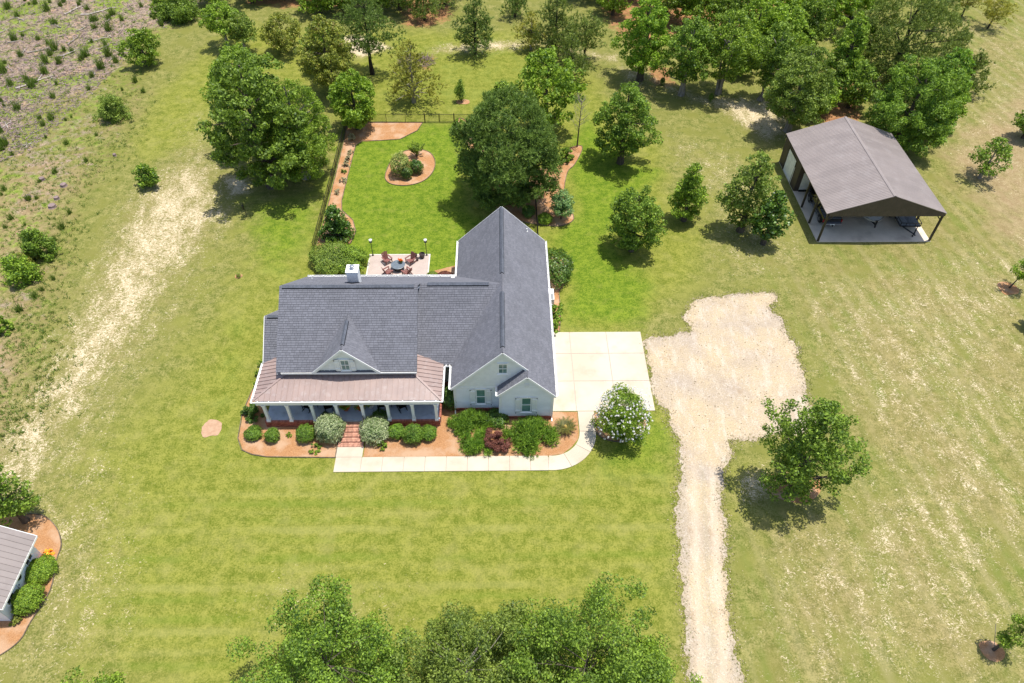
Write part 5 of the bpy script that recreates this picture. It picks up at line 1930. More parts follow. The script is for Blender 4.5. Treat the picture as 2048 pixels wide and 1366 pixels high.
# ------------------------------------------------------------------ trees, left side
tree('bushtree', (296, 132), 52, 34, 'bushy bright green tree at the edge of the cleared field', leaf='lf_mid', L=.24, lump=.45)
shrub('lf_olive', (224, 243), 33, 58, 'yellowish green shrub below the bushy tree at the cleared field edge', L=.2, lump=.35, dens=2.6)
tree('young', (299, 372), 329, 24, 'small dark round tree alone in the sandy grass strip')
shrub('lf_dark', (72, 522), 33, 72, 'dark bushy shrub tree at far left, upper of the pair', L=.2, lump=.3, dens=3.4)
shrub('lf_warm', (45, 535), 30, 40, 'brownish leaved shrub wedged between the two far left shrubs', L=.2, lump=.3, dens=2.4)
shrub('lf_mid', (36, 572), 35, 70, 'lighter green shrub tree at far left, lower of the pair', L=.2, lump=.35, dens=3.0)
shrub('lf_mid', (-4, 672), 20, 50, 'green shrub cut off by the left edge of the picture', L=.2, lump=.3)
tree('oak', (52, 1042), 944, 44, 'dark open branched tree on the mulch behind the small cottage', L=.2, dens=2.2, lump=.5, cr=.22, limbs=22, leaf='lf_dark', clear=.12)
shrub('lf_dark', (355, 42), 42, 60, 'dark thicket shrub at the top edge beside the cleared field', L=.26, lump=.3)
shrub('lf_mid', (318, 30), 18, 40, 'bright small bush left of the dark thicket at the top edge', L=.22, lump=.4)
tree('poplar', (457, 94), 2, 40, 'slim tree with bare lower trunk standing left of the grassy lane top', clear=.35)
tree('poplar', (492, 104), 22, 34, 'pale green slim tree just right of its taller neighbour', leaf='lf_olive', clear=.3)
tree('warm', (572, 104), 22, 38, 'small tree with rusty tinted leaves behind the big oak')
tree('oak', (545, 372), 100, 92, 'largest dark oak on the left lawn, front tree of the big clump', dens=3.2, lump=.34, clear=.05)
tree('olive', (612, 355), 150, 74, 'feathery olive tree crowding the right side of the big oak', lump=.3, dens=3.0, clear=.05, leaf='lf_mid', ar=.35)
tree('oakmid', (520, 300), 84, 62, 'mid green tree forming the back of the big clump', leaf='lf_mid', L=.26)
tree('warm', (668, 188), 26, 56, 'tall dull tree with a reddish tip left of the sandy patch', leaf='lf_warm', dens=3.2)
tree('warm', (655, 140), 40, 40, 'narrow dull green tree behind the reddish tipped tree', leaf='lf_dark', dens=2.8)
tree('maple', (716, 258), 134, 46, 'dense glossy green tree in the back corner of the fenced bed', dens=3.8)
tree('pineopen', (745, 148), -18, 52, 'tall open pine standing in the sandy patch', leaf='nd_dark', dens=1.3)
tree('pineyel', (828, 205), 76, 52, 'yellow green pine with a bare pale leader behind the fence')
tree('sapling', (923, 203), 158, 11, 'tiny upright sapling in a mulch ring behind the fence', leaf='lf_dark', name='sapling', clear=.12)
tree('pine', (951, 108), -8, 42, 'pyramid pine with a round shadow in the middle back lawn', leaf='nd_dark', dens=1.2)
tree('pine', (1030, 34), -30, 30, 'small pine at the top edge right of the pyramid pine', leaf='nd_dark')
tree('pine', (1108, 112), -30, 52, 'broad pine in the loose group beyond the sycamore', dens=1.2)
tree('pineopen', (1168, 122), 22, 40, 'thin open pine at the right of the loose group', dens=1.0)
tree('pineyel', (1062, 100), 20, 32, 'pale pine at the left of the loose group')
tree('pine', (1140, 170), 60, 36, 'young bushy pine half hidden by the sycamore', leaf='nd_pine')
tree('sycamore', (1090, 262), 90, 66, 'big leaved bright green tree rising behind the round pine')
shrub('lf_mid', (1005, 205), 28, 45, 'small leafy tree peeking out left of the bright big leaved tree', L=.24, lump=.3)
tree('pinedark', (1016, 405), 193, 104, 'huge round dense pine filling the bed behind the house', dens=4.2, cr=.17, k=110, leaf='nd_dark', cs=1.15)
tree('young', (1240, 326), 162, 58, 'dark oval shade tree right of the bare tree', L=.26, dens=2.9, lump=.32)
tree('bright', (1279, 160), -22, 54, 'tall lime green tree at the left end of the woodland edge')
tree('poplar', (1362, 190), 26, 50, 'dark green slim trunk tree on sandy ground at the woodland edge', leaf='lf_dark', dens=3.0)
tree('poplar', (1436, 188), 12, 58, 'multi stemmed pale trunk tree in the middle of the woodland edge', multi=4, leaf='lf_mid')
tree('poplar', (1520, 200), 40, 44, 'leaning slim tree over the pale sand path', leaf='lf_dark', lean=(.06, 0))
tree('olive', (1574, 262), 84, 66, 'yellow green tree just behind the left barn corner', dens=3.2, leaf='lf_olive')
tree('maple', (1622, 230), 150, 40, 'fresh green lower tree tucked against the barn roof', leaf='lf_bright')
tree('bright', (1668, 190), 14, 34, 'narrow lime green tree behind the barn roof peak')
tree('oak', (1790, 292), 112, 78, 'drooping dense tree overhanging the right barn roof', leaf='lf_jun', ar=.36, dens=3.4, clear=.02)
tree('drooping', (1852, 262), 90, 44, 'tall feathery green tree on the right of the barn thicket')
tree('maple', (1888, 262), 155, 20, 'slim bright green tree at the sunny side of the barn thicket', leaf='lf_bright', dens=2.2)
tree('pinedark', (1775, 165), -20, 100, 'big spreading pine above the barn roof', dens=1.5, leaf='nd_pine')
tree('pine', (1905, 110), 52, 26, 'small leaning pine beside the big spreading pine', leaf='nd_pine', lean=(.08, 0))
tree('pineopen', (1864, 60), -30, 30, 'open pine with dark trunk at the top edge above the barn', lean=(.1, 0))
tree('pineopen', (1922, 34), -40, 24, 'slim pine at the top edge between two others', leaf='nd_yel')
tree('pineopen', (1975, 57), -8, 32, 'pine with a long shadow at the top right field', leaf='nd_yel', lean=(.08, 0))
tree('pine', (1919, 190), 100, 40, 'wind leaning young pine right of the barn thicket', leaf='nd_pine', lean=(.08, .0), clear=.1)
tree('young', (2046, 276), 185, 32, 'dark tree cut by the right picture edge', leaf='lf_dark', lump=.4)
tree('poplar', (1958, 356), 274, 36, 'slender thin crowned tree in the rough grass right of the barn', dens=1.5, leaf='lf_dark', lump=.5, lean=(.06, 0))
tree('sapling', (2018, 576), 522, 24, 'staked sapling in a brown mulch ring near the right edge', name='sapling', leaf='lf_bright', lean=(.22, 0), clear=.45)
tree('young', (2062, 655), 590, 22, 'tree just outside the right edge casting a shadow inside', leaf='lf_mid')

# woods behind: dense crowns along the top edge
wood = [
    (1330, 40, -60, 46, 'oak', 'dark woodland tree just behind the tall lime green tree'),
    (1395, 60, -50, 46, 'oakmid', 'mid green woodland tree behind the dark slim trunk tree'),
    (1455, 70, -40, 46, 'oak', 'dark woodland tree directly behind the multi stemmed tree'),
    (1500, 110, -10, 42, 'oakmid', 'mid green tree filling the gap right of the multi stemmed tree'),
    (1555, 120, 10, 44, 'oakmid', 'mid green tree above the yellow green tree by the barn'),
    (1545, 60, -50, 46, 'bright', 'lime green tree top between darker crowns above the sand path'),
    (1610, 100, -10, 40, 'oak', 'dark woodland tree left of the narrow lime green tree'),
    (1600, 30, -70, 44, 'oakmid', 'mid green crown at the top edge above the barn left corner'),
    (1650, 60, -60, 46, 'oakmid', 'mid green crown at the top edge above the barn peak'),
    (1700, 40, -70, 44, 'bright', 'lime green crown at the top edge left of the big pine'),
    (1460, 10, -90, 44, 'oak', 'dark crown at the top edge straight above the multi stemmed tree'),
    (1400, 0, -100, 50, 'oakmid', 'farthest mid green crown at the top edge above the dark slim tree'),
    (1530, -10, -110, 50, 'oak', 'farthest dark crown at the top edge above the sand path'),
    (1650, -10, -110, 50, 'oak', 'farthest dark crown at the top edge above the barn'),
    (1745, -10, -110, 50, 'pine', 'far pine at the top edge behind the big spreading pine'),
    (1180, -5, -120, 50, 'oak', 'dark tree at the top edge above the thin open pine'),
    (1225, 30, -60, 36, 'oakmid', 'mid green tree at the top edge left of the lime green tree'),
    (1260, -10, -120, 50, 'oak', 'farthest dark tree at the top edge above the lime green tree'),
    (890, 10, -90, 44, 'pine', 'pine at the top edge right of the brown straw clearing'),
    (800, 20, -90, 50, 'oak', 'dark tree at the top edge left of the brown straw clearing'),
    (850, 40, -50, 34, 'pine', 'pine standing in the brown straw clearing at the top edge'),
    (745, 20, -70, 44, 'oakmid', 'mid green tree at the top edge behind the tall open pine'),
    (690, 20, -70, 46, 'oak', 'dark tree at the top edge behind the reddish tipped tree'),
    (640, 26, -50, 40, 'oakmid', 'mid green tree at the top edge behind the narrow dull tree'),
    (600, -6, -90, 44, 'oak', 'dark tree at the top edge above the rusty leaved small tree'),
    (548, -4, -90, 42, 'oak', 'dark tree at the top edge left of the rusty leaved small tree'),
    (505, 6, -70, 36, 'oakmid', 'mid green tree at the top edge above the pale slim tree'),
    (425, 8, -60, 34, 'oakmid', 'mid green tree at the top edge right of the dark thicket'),
    (1700, 130, 30, 40, 'oakmid', 'mid green tree between the narrow lime tree and big pine'),
    (1695, 215, 120, 40, 'oak', 'dark shaded tree in the gap behind the barn roof peak'),
    (1480, 150, 60, 36, 'oakmid', 'lower mid green tree close behind the multi stemmed tree')]
for (x, y, tp, hw, kd, lab) in wood:
    tree(kd, (x, y), tp, hw, lab, 'woodland trees along the top edge', dens=(1.1 if kd == 'pine' else 2.6), L=.34, limbs=8)

# right yard
tree('young', (1367, 441), 322, 37, 'slim cone shaped young tree in the middle of the right lawn', prof='cone', dens=3.4, leaf='lf_mid', L=.22)
tree('young', (1262, 501), 380, 50, 'round dense dark tree nearest the back right of the house', prof='round', dens=3.4, L=.24, clear=.08)
tree('maple', (1480, 462), 300, 46, 'lighter green of the two touching trees before the barn', leaf='lf_olive', dens=2.4, lump=.35)
tree('young', (1526, 488), 380, 35, 'darker lower of the two touching trees before the barn', dens=3.2, leaf='lf_holly')
tree('oak', (1582, 985), 812, 76, 'wide sprawling dark tree in a mulch ring beside the gravel drive', lump=.55, L=.21, dens=2.7, cr=.18, k=62, clear=.06, leaf='lf_dark', limbs=30, tr=.03, lean=(-.04, 0))
sap = tree('sapling', (1986, 1300), 1243, 26, 'small sapling with a fresh mulch circle at the lower right', name='sapling', leaf='lf_mid', lean=(.16, .05), lump=.6, clear=.25)
mb = MB(); a = at(1985, 1300); b2 = at(1973, 1222, 1.6); mb.tube([a - sap.location + Vector((0.1, 0, 0)), at(2000, 1280) - sap.location + Vector((-.8, .5, 1.5))], .02, 6)
mb.build('stake', M['deadwood'], sap)

# foreground trees cut by the bottom edge
def fore(px, py, z, R, h, label, **kw):
    c = at(px, py, z)
    return tree('oakmid', None, None, None, label, world=(c.x, c.y), h=h, R=R, **kw)


fore(655, 1332, 4.6, 4.3, 8.2, 'full bright green tree at the bottom edge, left of the pair', leaf='lf_dark', L=.16, dens=3.8, lump=.3, ar=.6, tr=.02)
fore(935, 1345, 4.4, 3.9, 7.6, 'olive tree with pale bare twigs at the bottom edge centre', leaf='lf_olive', L=.17, dens=3.8, lump=.35, ar=.5, bark='barkpale', limbs=45, tr=.016)
fore(1170, 1336, 4.8, 4.9, 8.4, 'widest bottom edge tree, its crown nearly reaching the gravel drive', leaf='lf_dark', L=.165, dens=3.8, lump=.32, ar=.6, limbs=22, tr=.02)
fore(1285, 1375, 3.6, 2.6, 5.6, 'lower leafy tree between the widest crown and the gravel', leaf='lf_mid', L=.18, dens=2.4, k=50, lump=.5, ar=.5)
fore(165, 1446, 2.5, 2.5, 4.5, 'leafy tree top just showing at the bottom left edge', leaf='lf_mid', L=.18, dens=2.4, lump=.5)

# bare tree
bt = at(1154, 294)
bare = thing('bare_tree', 'leafless young tree with grey twigs right of the round pine', 'tree', bt)
rngb = np.random.default_rng(4)
mb = MB(); mb.tube([(0, 0, -.05), (.03, .02, 2.0), (.08, .05, 4.6), (.12, .1, 6.6)], [.10, .075, .04, .012], 7); mb.build('trunk', M['bark'], bare)
mb = MB()
for i in range(34):
    z0 = rngb.uniform(2.0, 6.0)
    a = rngb.uniform(0, 6.28)
    ln = rngb.uniform(.7, 1.9) * (1.15 - z0 / 9)
    b0 = Vector((.05 * z0 / 3, .04 * z0 / 3, z0))
    p1 = b0 + Vector((math.cos(a) * ln * .62, math.sin(a) * ln * .62, ln * .5))
    p2 = p1 + Vector((math.cos(a) * ln * .4, math.sin(a) * ln * .4, ln * .6))
    mb.tube([b0, p1, p2], [.022, .014, .006], 4, False)
    for j in range(3):
        q = p1.lerp(p2, j / 3)
        mb.tube([q, q + Vector((rngb.normal() * .25, rngb.normal() * .25, .45))], [.01, .005], 4, False)
mb.build('branches', M['deadwood'], bare)

# brush pile
bp = thing('brush_pile', 'heap of greyish cut branches behind the yellow green pine', 'brush pile', at(832, 125))
mb = MB()
for i in range(230):
    a, r = rngb.uniform(0, 6.28), 2.4 * rngb.uniform(0, 1) ** .5
    p = Vector((r * math.cos(a), .8 * r * math.sin(a), max(.05, (1.2 - .45 * r) * rngb.uniform(.2, 1))))
    d = Vector((rngb.normal(), rngb.normal(), rngb.normal() * .35)).normalized() * rngb.uniform(.4, 1.1)
    mb.tube([p - d, p + d], [.03, .012], 4, False)
o = mb.build('twigs', M['brush'], bp, 'stuff')

# ------------------------------------------------------------------ shrubs round the house
G1 = 'clipped round shrubs in the front bed'
shrub('lf_holly', (502, 846), 22, 42, 'loose green shrub at the left porch corner', L=.14, lump=.3, dens=3.6)
shrub('lf_box', (506, 882), 18, 28, 'leftmost low round shrub in the front bed', G1, L=.10, lump=.2)
shrub('lf_box', (544, 886), 15, 30, 'small tidy round shrub second from the left in the front bed', G1, L=.085, lump=.06)
shrub('lf_mid', (578, 876), 8, 14, 'sparse little sprig between two round shrubs in the front bed', L=.09, dens=1.6, lump=.5)
shrub('lf_box', (611, 886), 20, 38, 'round dark shrub just left of the cream variegated one', G1, L=.095, lump=.07)
G2 = 'cream variegated shrubs either side of the steps'
shrub('lf_varieg', (660, 887), 28, 57, 'cream variegated ball shrub left of the brick steps', G2, L=.11, lump=.07, dens=5)
shrub('lf_varieg', (749, 887), 31, 56, 'cream variegated ball shrub right of the brick steps', G2, L=.11, lump=.08, dens=5)
shrub('lf_holly', (652, 858), 20, 34, 'dark shrub hidden behind the left variegated ball', L=.11, lump=.1)
shrub('lf_holly', (758, 857), 24, 36, 'dark shrub hidden behind the right variegated ball', L=.11, lump=.1)
shrub('lf_box', (792, 880), 18, 33, 'round shrub first to the right of the variegated pair', G1, L=.09, lump=.08)
shrub('lf_box', (826, 890), 21, 42, 'largest middle shrub of the right hand trio in the front bed', G1, L=.09, lump=.12)
shrub('lf_box', (857, 882), 17, 32, 'rightmost round shrub of the trio before the porch', G1, L=.09, lump=.08)
shrub('lf_mid', (630, 907), 13, 22, 'small leafy shrub by the walk, left of the steps', L=.09, lump=.3, dens=2.8)
shrub('lf_mid', (765, 902), 11, 22, 'small leafy shrub by the walk, right of the steps', L=.09, lump=.3, dens=2.8)
shrub('lf_bright', (886, 812), 11, 40, 'tall pale green shrub in the nook beside the porch end', L=.13, prof='oval', lump=.3)
shrub('lf_holly', (901, 822), 16, 48, 'tall dark shrub in the nook against the wing', L=.13, prof='oval', lump=.2)
# spreading junipers
shrub('lf_jun', (938, 872), 40, 48, 'spreading juniper mound left of the red maple, against the wing', L=.19, needle=True, lump=.2, world=(-2.45, 35.0), R=1.75, h=1.2, dens=3.2, ry=.7)
shrub('lf_jun', (945, 912), 34, 40, 'lower juniper mound in front of the other, beside the walk', L=.19, needle=True, lump=.25, world=(-1.95, 33.1), R=1.4, h=1.0, dens=3.2, ry=.95)
shrub('lf_holly', (985, 845), 22, 30, 'dark low shrub behind the red maple under the window', L=.13, lump=.2, world=(-.35, 35.5), R=.85, h=.85)
shrub('lf_jun', (1065, 900), 58, 60, 'broad juniper mound between the red maple and the cycad', L=.19, needle=True, lump=.15, world=(2.5, 33.75), R=2.3, h=1.25, dens=3.2, ry=.78)
shrub('lf_red', (990, 905), 27, 50, 'dark red lace leaf maple between the junipers', L=.13, ar=.35, lump=.3, name='red_maple', cat='shrub', dens=4, prof='round')
# cycad: fronds radiating, yellow cone
cp = at(1130, 860)
cy_ = thing('cycad', 'spiky palm like cycad with a yellow cone at the walk corner', 'plant', (cp.x, cp.y, 0.03))
rngc = np.random.default_rng(9)
for i in range(38):
    a = 2 * PI * i / 38 * 2.4
    e = rngc.uniform(.05, 1.0)
    ln = rngc.uniform(.75, 1.1)
    mb = MB()
    prev = None
    pts = []
    for j in range(6):
        t = j / 5
        r = ln * t * math.cos(e * (1 - t * .6))
        pts.append(Vector((r * math.cos(a), r * math.sin(a), .25 + ln * t * math.sin(e) * (1 - .55 * t))))
    side = Vector((-math.sin(a), math.cos(a), 0))
    vs, fs = [], []
    for j in range(14):
        t = (j + .5) / 14
        q = pts[min(int(t * 5), 4)].lerp(pts[min(int(t * 5), 4) + 1], t * 5 - int(t * 5))
        wq = .22 * math.sin(PI * min(1, t * .85 + .12)) + .02
        dirv = (pts[-1] - pts[0]).normalized()
        for s in (-1, 1):
            b0 = len(vs)
            vs += [q - dirv * .032, q + dirv * .032, q + side * s * wq + dirv * .07 + Vector((0, 0, .03))]
            fs.append((b0, b0 + 1, b0 + 2))
    mb.add(vs, fs)
    mb.build('frond', M['lf_cyc'], cy_)
mb = MB(); mb.lathe([(.02, .2), (.13, .28), (.15, .42), (.10, .58), (.02, .64)], (0, 0, 0), 12); mb.build('cone', M['cone'], cy_)
# white crape myrtle
cm = tree('oakmid', (1240, 868), 790, 50, 'white flowering crape myrtle in the round bed by the drive', name='flowering_tree', leaf='lf_mid', L=.15, dens=2.6, cr=.2, k=60, clear=.03, lump=.3, ar=.5, limbs=30, bark='barkpale', multi=5)
rngf = np.random.default_rng(8)
_h, _R = CUR
pts = []
for i in range(330):
    a, t = rngf.uniform(0, 6.28), rngf.uniform(.25, 1)
    r = _R * PROF['round'](t * .96) * rngf.uniform(.8, 1.08)
    pts.append((r * math.cos(a), r * math.sin(a), _h * t * .98 + .1))
Cc = np.array(pts)
q = cloud(Cc, np.full(len(Cc), .085), 330 * 22, .07, .8, rngf, .4, .9, .5)
link('blossom', quads_mesh('blossom', q.reshape(-1, 3), len(q), M['bloom']), cm)
# right side of the wing
shrub('lf_holly', (1120, 575), 32, 86, 'big rounded shrub against the right wall of the wing', L=.19, lump=.12, world=(5.6, 53.4), R=1.6, h=2.2, dens=4, ry=1.45)
shrub('lf_mid', (1112, 660), 16, 60, 'loose upright shrub beside the air conditioner', L=.17, lump=.5, world=(5.15, 47.2), R=.9, h=1.7, dens=3, ry=1.5, prof='oval')
shrub('lf_mid', (1106, 690), 12, 40, 'leafy shrub at the corner of the concrete drive', L=.15, lump=.5, world=(4.85, 45.5), R=.75, h=1.4, dens=3, ry=1.5, prof='oval')
# behind the house
shrub('lf_olive', (640, 545), 40, 45, 'wide leafy shrub behind the left end of the house', L=.15, lump=.25, world=(-16.8, 54.9), R=2.0, h=1.9, dens=3.6)
shrub('lf_mid', (690, 545), 40, 45, 'wide leafy shrub behind the chimney beside the patio', L=.15, lump=.25, world=(-14.9, 54.7), R=1.6, h=1.8, dens=3.6)
shrub('lf_olive', (650, 520), 40, 40, 'low straggling shrub at the lower end of the fenced bed', L=.13, lump=.4, world=(-17.2, 56.6), R=1.5, h=.6, dens=2.0)
shrub('lf_olive', (735, 550), 12, 12, 'small low bush at the left patio corner', L=.11, world=(-13.5, 52.6), R=.55, h=.6)
shrub('lf_olive', (866, 550), 12, 12, 'small low bush at the right patio corner', L=.11, world=(-6.6, 52.9), R=.55, h=.6)
shrub('lf_red', (890, 545), 20, 12, 'low dark red groundcover bush beside the patio', L=.10, ar=.35, world=(-5.4, 53.1), R=.75, h=.45, ry=.7)
for (px, py, lab) in ((512, 778, 'small white flecked shrub on the left side wall, nearest the porch'), (516, 755, 'middle small shrub along the left side wall'), (523, 735, 'small dark shrub farthest back along the left side wall')):
    shrub('lf_mid', (px, py), 9, 18, lab, L=.10, lump=.3)

# ------------------------------------------------------------------ back yard
tree('magnolia', (677, 476), 410, 31, 'dark glossy cone shaped magnolia at the end of the fence bed', name='magnolia_tree', clear=0.01, L=.2)
for i, (px, py, hw, lab) in enumerate(((705, 283, 11, 'largest silvery shrub at the top corner of the fence bed'), (700, 309, 7, 'grey shrub second from the top of the fence bed'), (696, 322, 8, 'grey shrub third from the top of the fence bed'), (692, 334, 9, 'broad grey shrub in the middle of the fence bed'), (687, 347, 6, 'greener little plant below the broad grey shrub'), (686, 366, 8, 'tall grey shrub in the lower half of the fence bed'), (675, 390, 8, 'lowest grey shrub, nearest the magnolia'))):
    shrub('lf_grey' if i != 4 else 'lf_olive', (px, py), hw, hw * 1.7, lab, 'grey shrubs along the fence bed', L=.10, ar=.35, lump=.4, dens=2.6)
shrub('lf_white', (802, 354), 20, 46, 'pale flecked shrub, largest in the island bed', L=.16, lump=.2, dens=4)
shrub('lf_holly', (833, 349), 13, 30, 'dark shrub on the right of the island bed', L=.14, lump=.2)
shrub('lf_holly', (813, 360), 11, 24, 'small dark shrub at the front of the island bed', L=.13, lump=.25)
fp = at(834, 314)
fan_ = thing('fan_shrub', 'fan shaped spiky shrub at the back of the island bed', 'shrub', fp)
mb = MB()
tips = []
for i in range(24):
    a, e = rngc.uniform(0, 6.28), rngc.uniform(.1, .7)
    ln = rngc.uniform(1.3, 1.9)
    tip = Vector((math.cos(a) * math.sin(e) * ln, math.sin(a) * math.sin(e) * ln, ln * math.cos(e)))
    mb.tube([(0, 0, 0), tip * .5, tip], [.03, .02, .008], 4, False)
    tips.append(tip)
mb.build('stem', M['bark'], fan_)
Cc = np.array([tuple(t * f) for t in tips for f in (.55, .7, .85, 1.0)])
q = cloud(Cc, np.full(len(Cc), .15), 3600, .13, .4, rngc, .6, .5)
link('foliage', quads_mesh('foliage', q.reshape(-1, 3), len(q), M['lf_mid']), fan_)
tree('sapling', (1122, 438), 378, 24, 'blue green little tree at the right end of the pine bed', leaf='lf_blue', L=.2, dens=3.0, name='broadleaf_tree', clear=.18)
shrub('lf_bright', (1090, 449), 15, 24, 'round bright green ball shrub at the front of the pine bed', L=.11, lump=.08)
shrub('lf_holly', (1057, 436), 14, 24, 'dark shrub under the round pine behind the roof peak', L=.12)
shrub('lf_mid', (920, 258), 16, 22, 'small shrub at the back left of the pine bed by the gate', L=.14, lump=.3)
shrub('lf_mid', (1134, 326), 15, 32, 'dark green shrub on the right of the pine bed below the bare tree', L=.15, lump=.3)
shrub('lf_mid', (477, 556), 5, 10, 'tiny new plant in a small mulch ring on the left lawn', L=.08, dens=1.6)
shrub('lf_dark', (1422, 205), 5, 18, 'tiny dark evergreen on the sand below the multi stemmed tree', L=.1)
shrub('lf_dark', (1325, 170), 5, 14, 'small dark bush at the foot of the woodland edge', L=.12)
# beside the cottage
shrub('lf_bright', (80, 1166), 31, 52, 'upper round clipped shrub against the cottage front', 'round clipped shrubs by the cottage', L=.10, lump=.06, dens=5)
shrub('lf_bright', (54, 1226), 31, 56, 'lower round clipped shrub against the cottage front', 'round clipped shrubs by the cottage', L=.10, lump=.06, dens=5)
shrub('lf_yel', (96, 1114), 11, 16, 'orange flowering plant at the back corner of the cottage', L=.09, lump=.3)
shrub('lf_warm', (33, 1253), 14, 24, 'yellow orange plant at the front corner of the cottage', L=.10, lump=.3)
q = cloud(np.array([[0, .17 * math.cos(a), .2 * math.sin(a)] for a in np.linspace(0, 6.28, 16)]), np.full(16, .08), 500, .08, .5, rngc)
link('foliage', quads_mesh('foliage', q.reshape(-1, 3), len(q), M['lf_dark']), WREATH)

# ------------------------------------------------------------------ patio furniture
def adirondack(x, y, rz, label):
    t = thing('patio_chair', label, 'chair', (x, y, .05), rz, 'brown slatted chairs round the fire table')   # faces -y
    mb = MB()
    for i in range(5):
        yy = -.28 + i * .115
        zz = .40 - i * .035
        mb.beam((-.29, yy, zz), (.29, yy, zz), .10, .03)
    mb.build('seat', M['chair'], t)
    mb = MB()
    for i in range(7):
        xx = -.27 + i * .09
        top = .98 + .08 * math.cos(xx * 5.2)
        zt = top - .12
        mb.beam((xx * .8, .26, .26), (xx * 1.12, .26 + (zt - .26) * .42, zt + .12), .078, .025, (0, 1, 0))
    mb.beam((-.3, .40, .55), (.3, .40, .55), .06, .03)
    mb.build('backrest', M['chair'], t)
    for s in (-1, 1):
        mb = MB(); mb.beam((s * .37, -.36, .58), (s * .34, .42, .58), .14, .03); mb.build('arm', M['chair'], t)
        mb = MB(); mb.beam((s * .34, -.3, 0), (s * .34, -.3, .57), .09, .04, (0, 1, 0)); mb.build('leg', M['chair'], t)
        mb = MB(); mb.beam((s * .31, -.32, .38), (s * .31, .55, .03), .04, .11); mb.build('leg', M['chair'], t)
    return t


adirondack(-11.25, 55.2, math.radians(38), 'brown slatted patio chair at the back left of the fire table')
adirondack(-8.95, 55.15, math.radians(-42), 'brown slatted patio chair at the back right beside the planters')
adirondack(-11.0, 53.45, math.radians(128), 'brown slatted patio chair at the front left of the fire table')
adirondack(-9.15, 53.4, math.radians(-130), 'brown slatted patio chair at the front right of the fire table')
ft = thing('fire_table', 'round slate blue fire table on a dark drum base in the patio centre', 'table', (-10.08, 54.25, .05))
mb = MB(); mb.lathe([(.66, .50), (.70, .52), (.70, .56), (.66, .575), (.30, .575), (.29, .56)], (0, 0, 0), 28); mb.build('tabletop', M['tabletop'], ft)
mb = MB(); mb.lathe([(.46, 0), (.48, .05), (.44, .46), (.5, .5)], (0, 0, 0), 20); mb.build('base', M['black'], ft)


def pot_profile(r, h):
    return [(r * .62, 0), (r * .72, h * .1), (r * .98, h * .6), (r, h * .88), (r * 1.08, h * .9), (r * 1.08, h), (r * .9, h), (r * .86, h * .88)]


def potted(name, label, loc, r, h, potm, plant=None, pl=None, cat='planter', group=None):
    t = thing(name, label, cat, loc, 0, group)
    mb = MB(); mb.lathe(pot_profile(r, h), (0, 0, 0), 16); mb.build('pot', M[potm], t)
    mb = MB(); mb.lathe([(r * .86, h * .84), (r * .86, h * .87)], (0, 0, 0), 12); mb.build('soil', M['soil'], t)
    if plant:
        for lf, n, cr, zz, LL, ar in plant:
            rng = seedr(*loc, zz)
            C = np.array([[rng.normal() * cr * .5, rng.normal() * cr * .5, h + zz + rng.normal() * cr * .25] for _ in range(10)])
            q = cloud(C, np.full(10, cr * .55), n, LL, ar, rng)
            link('blossom' if lf == 'orange' else 'foliage', quads_mesh('foliage', q.reshape(-1, 3), len(q), M[lf]), t)
    return t


potted('flower_pot', 'black pot of orange flowers standing on the fire table', (-9.78, 54.5, .63), .15, .2, 'pot', [('orange', 420, .2, .1, .09, .8), ('lf_mid', 120, .18, .02, .1, .5)], cat='flower pot')
GP = 'empty dark planters on the patio'
potted('planter', 'mid sized empty dark planter left of the big one on the patio', (-8.52, 55.95, .05), .2, .42, 'pot', group=GP)
potted('planter', 'smallest empty dark planter at the front of the three', (-8.28, 55.5, .05), .14, .32, 'pot', group=GP)
potted('planter', 'biggest empty dark planter beside the right lamp post', (-7.82, 55.95, .05), .28, .5, 'pot', group=GP)
potted('flower_pot', 'terracotta pot with orange flowers left of the front door', (-12.6, 36.1, PF), .24, .3, 'terracotta', [('orange', 520, .30, .12, .11, .8), ('lf_mid', 420, .34, .3, .13, .5)], cat='flower pot')
potted('flower_pot', 'terracotta pot with orange flowers right of the front door', (-11.45, 36.1, PF), .22, .3, 'terracotta', [('orange', 420, .26, .12, .11, .8), ('lf_mid', 260, .3, .28, .13, .5)], cat='flower pot')
potted('fern_planter', 'green fern in a pale pot on the porch right of the door', (-10.6, 36.35, PF), .24, .5, 'statue', [('lf_bright', 900, .45, .2, .2, .3)], cat='planter')
og = thing('garden_ornament', 'small pale stone animal ornament on a brick step', 'ornament', (-11.25, 34.2, PF * 4 / 6))
mb = MB(); mb.lathe([(.02, 0), (.11, .02), (.12, .1), (.085, .2), (.05, .25)], (0, 0, 0), 12); mb.build('body', M['statue'], og, smooth=True)
mb = MB(); mb.lathe([(.02, .22), (.07, .25), (.085, .31), (.06, .37), (.02, .39)], (0, -.03, 0), 12)
for s in (-1, 1):
    mb.lathe([(.03, .34), (.025, .40), (.005, .43)], (s * .055, 0, 0), 8)
mb.build('head', M['statue'], og)
mb = MB(); mb.box(-.12, .12, -.12, .12, 0, .02); mb.build('base', M['black'], og)

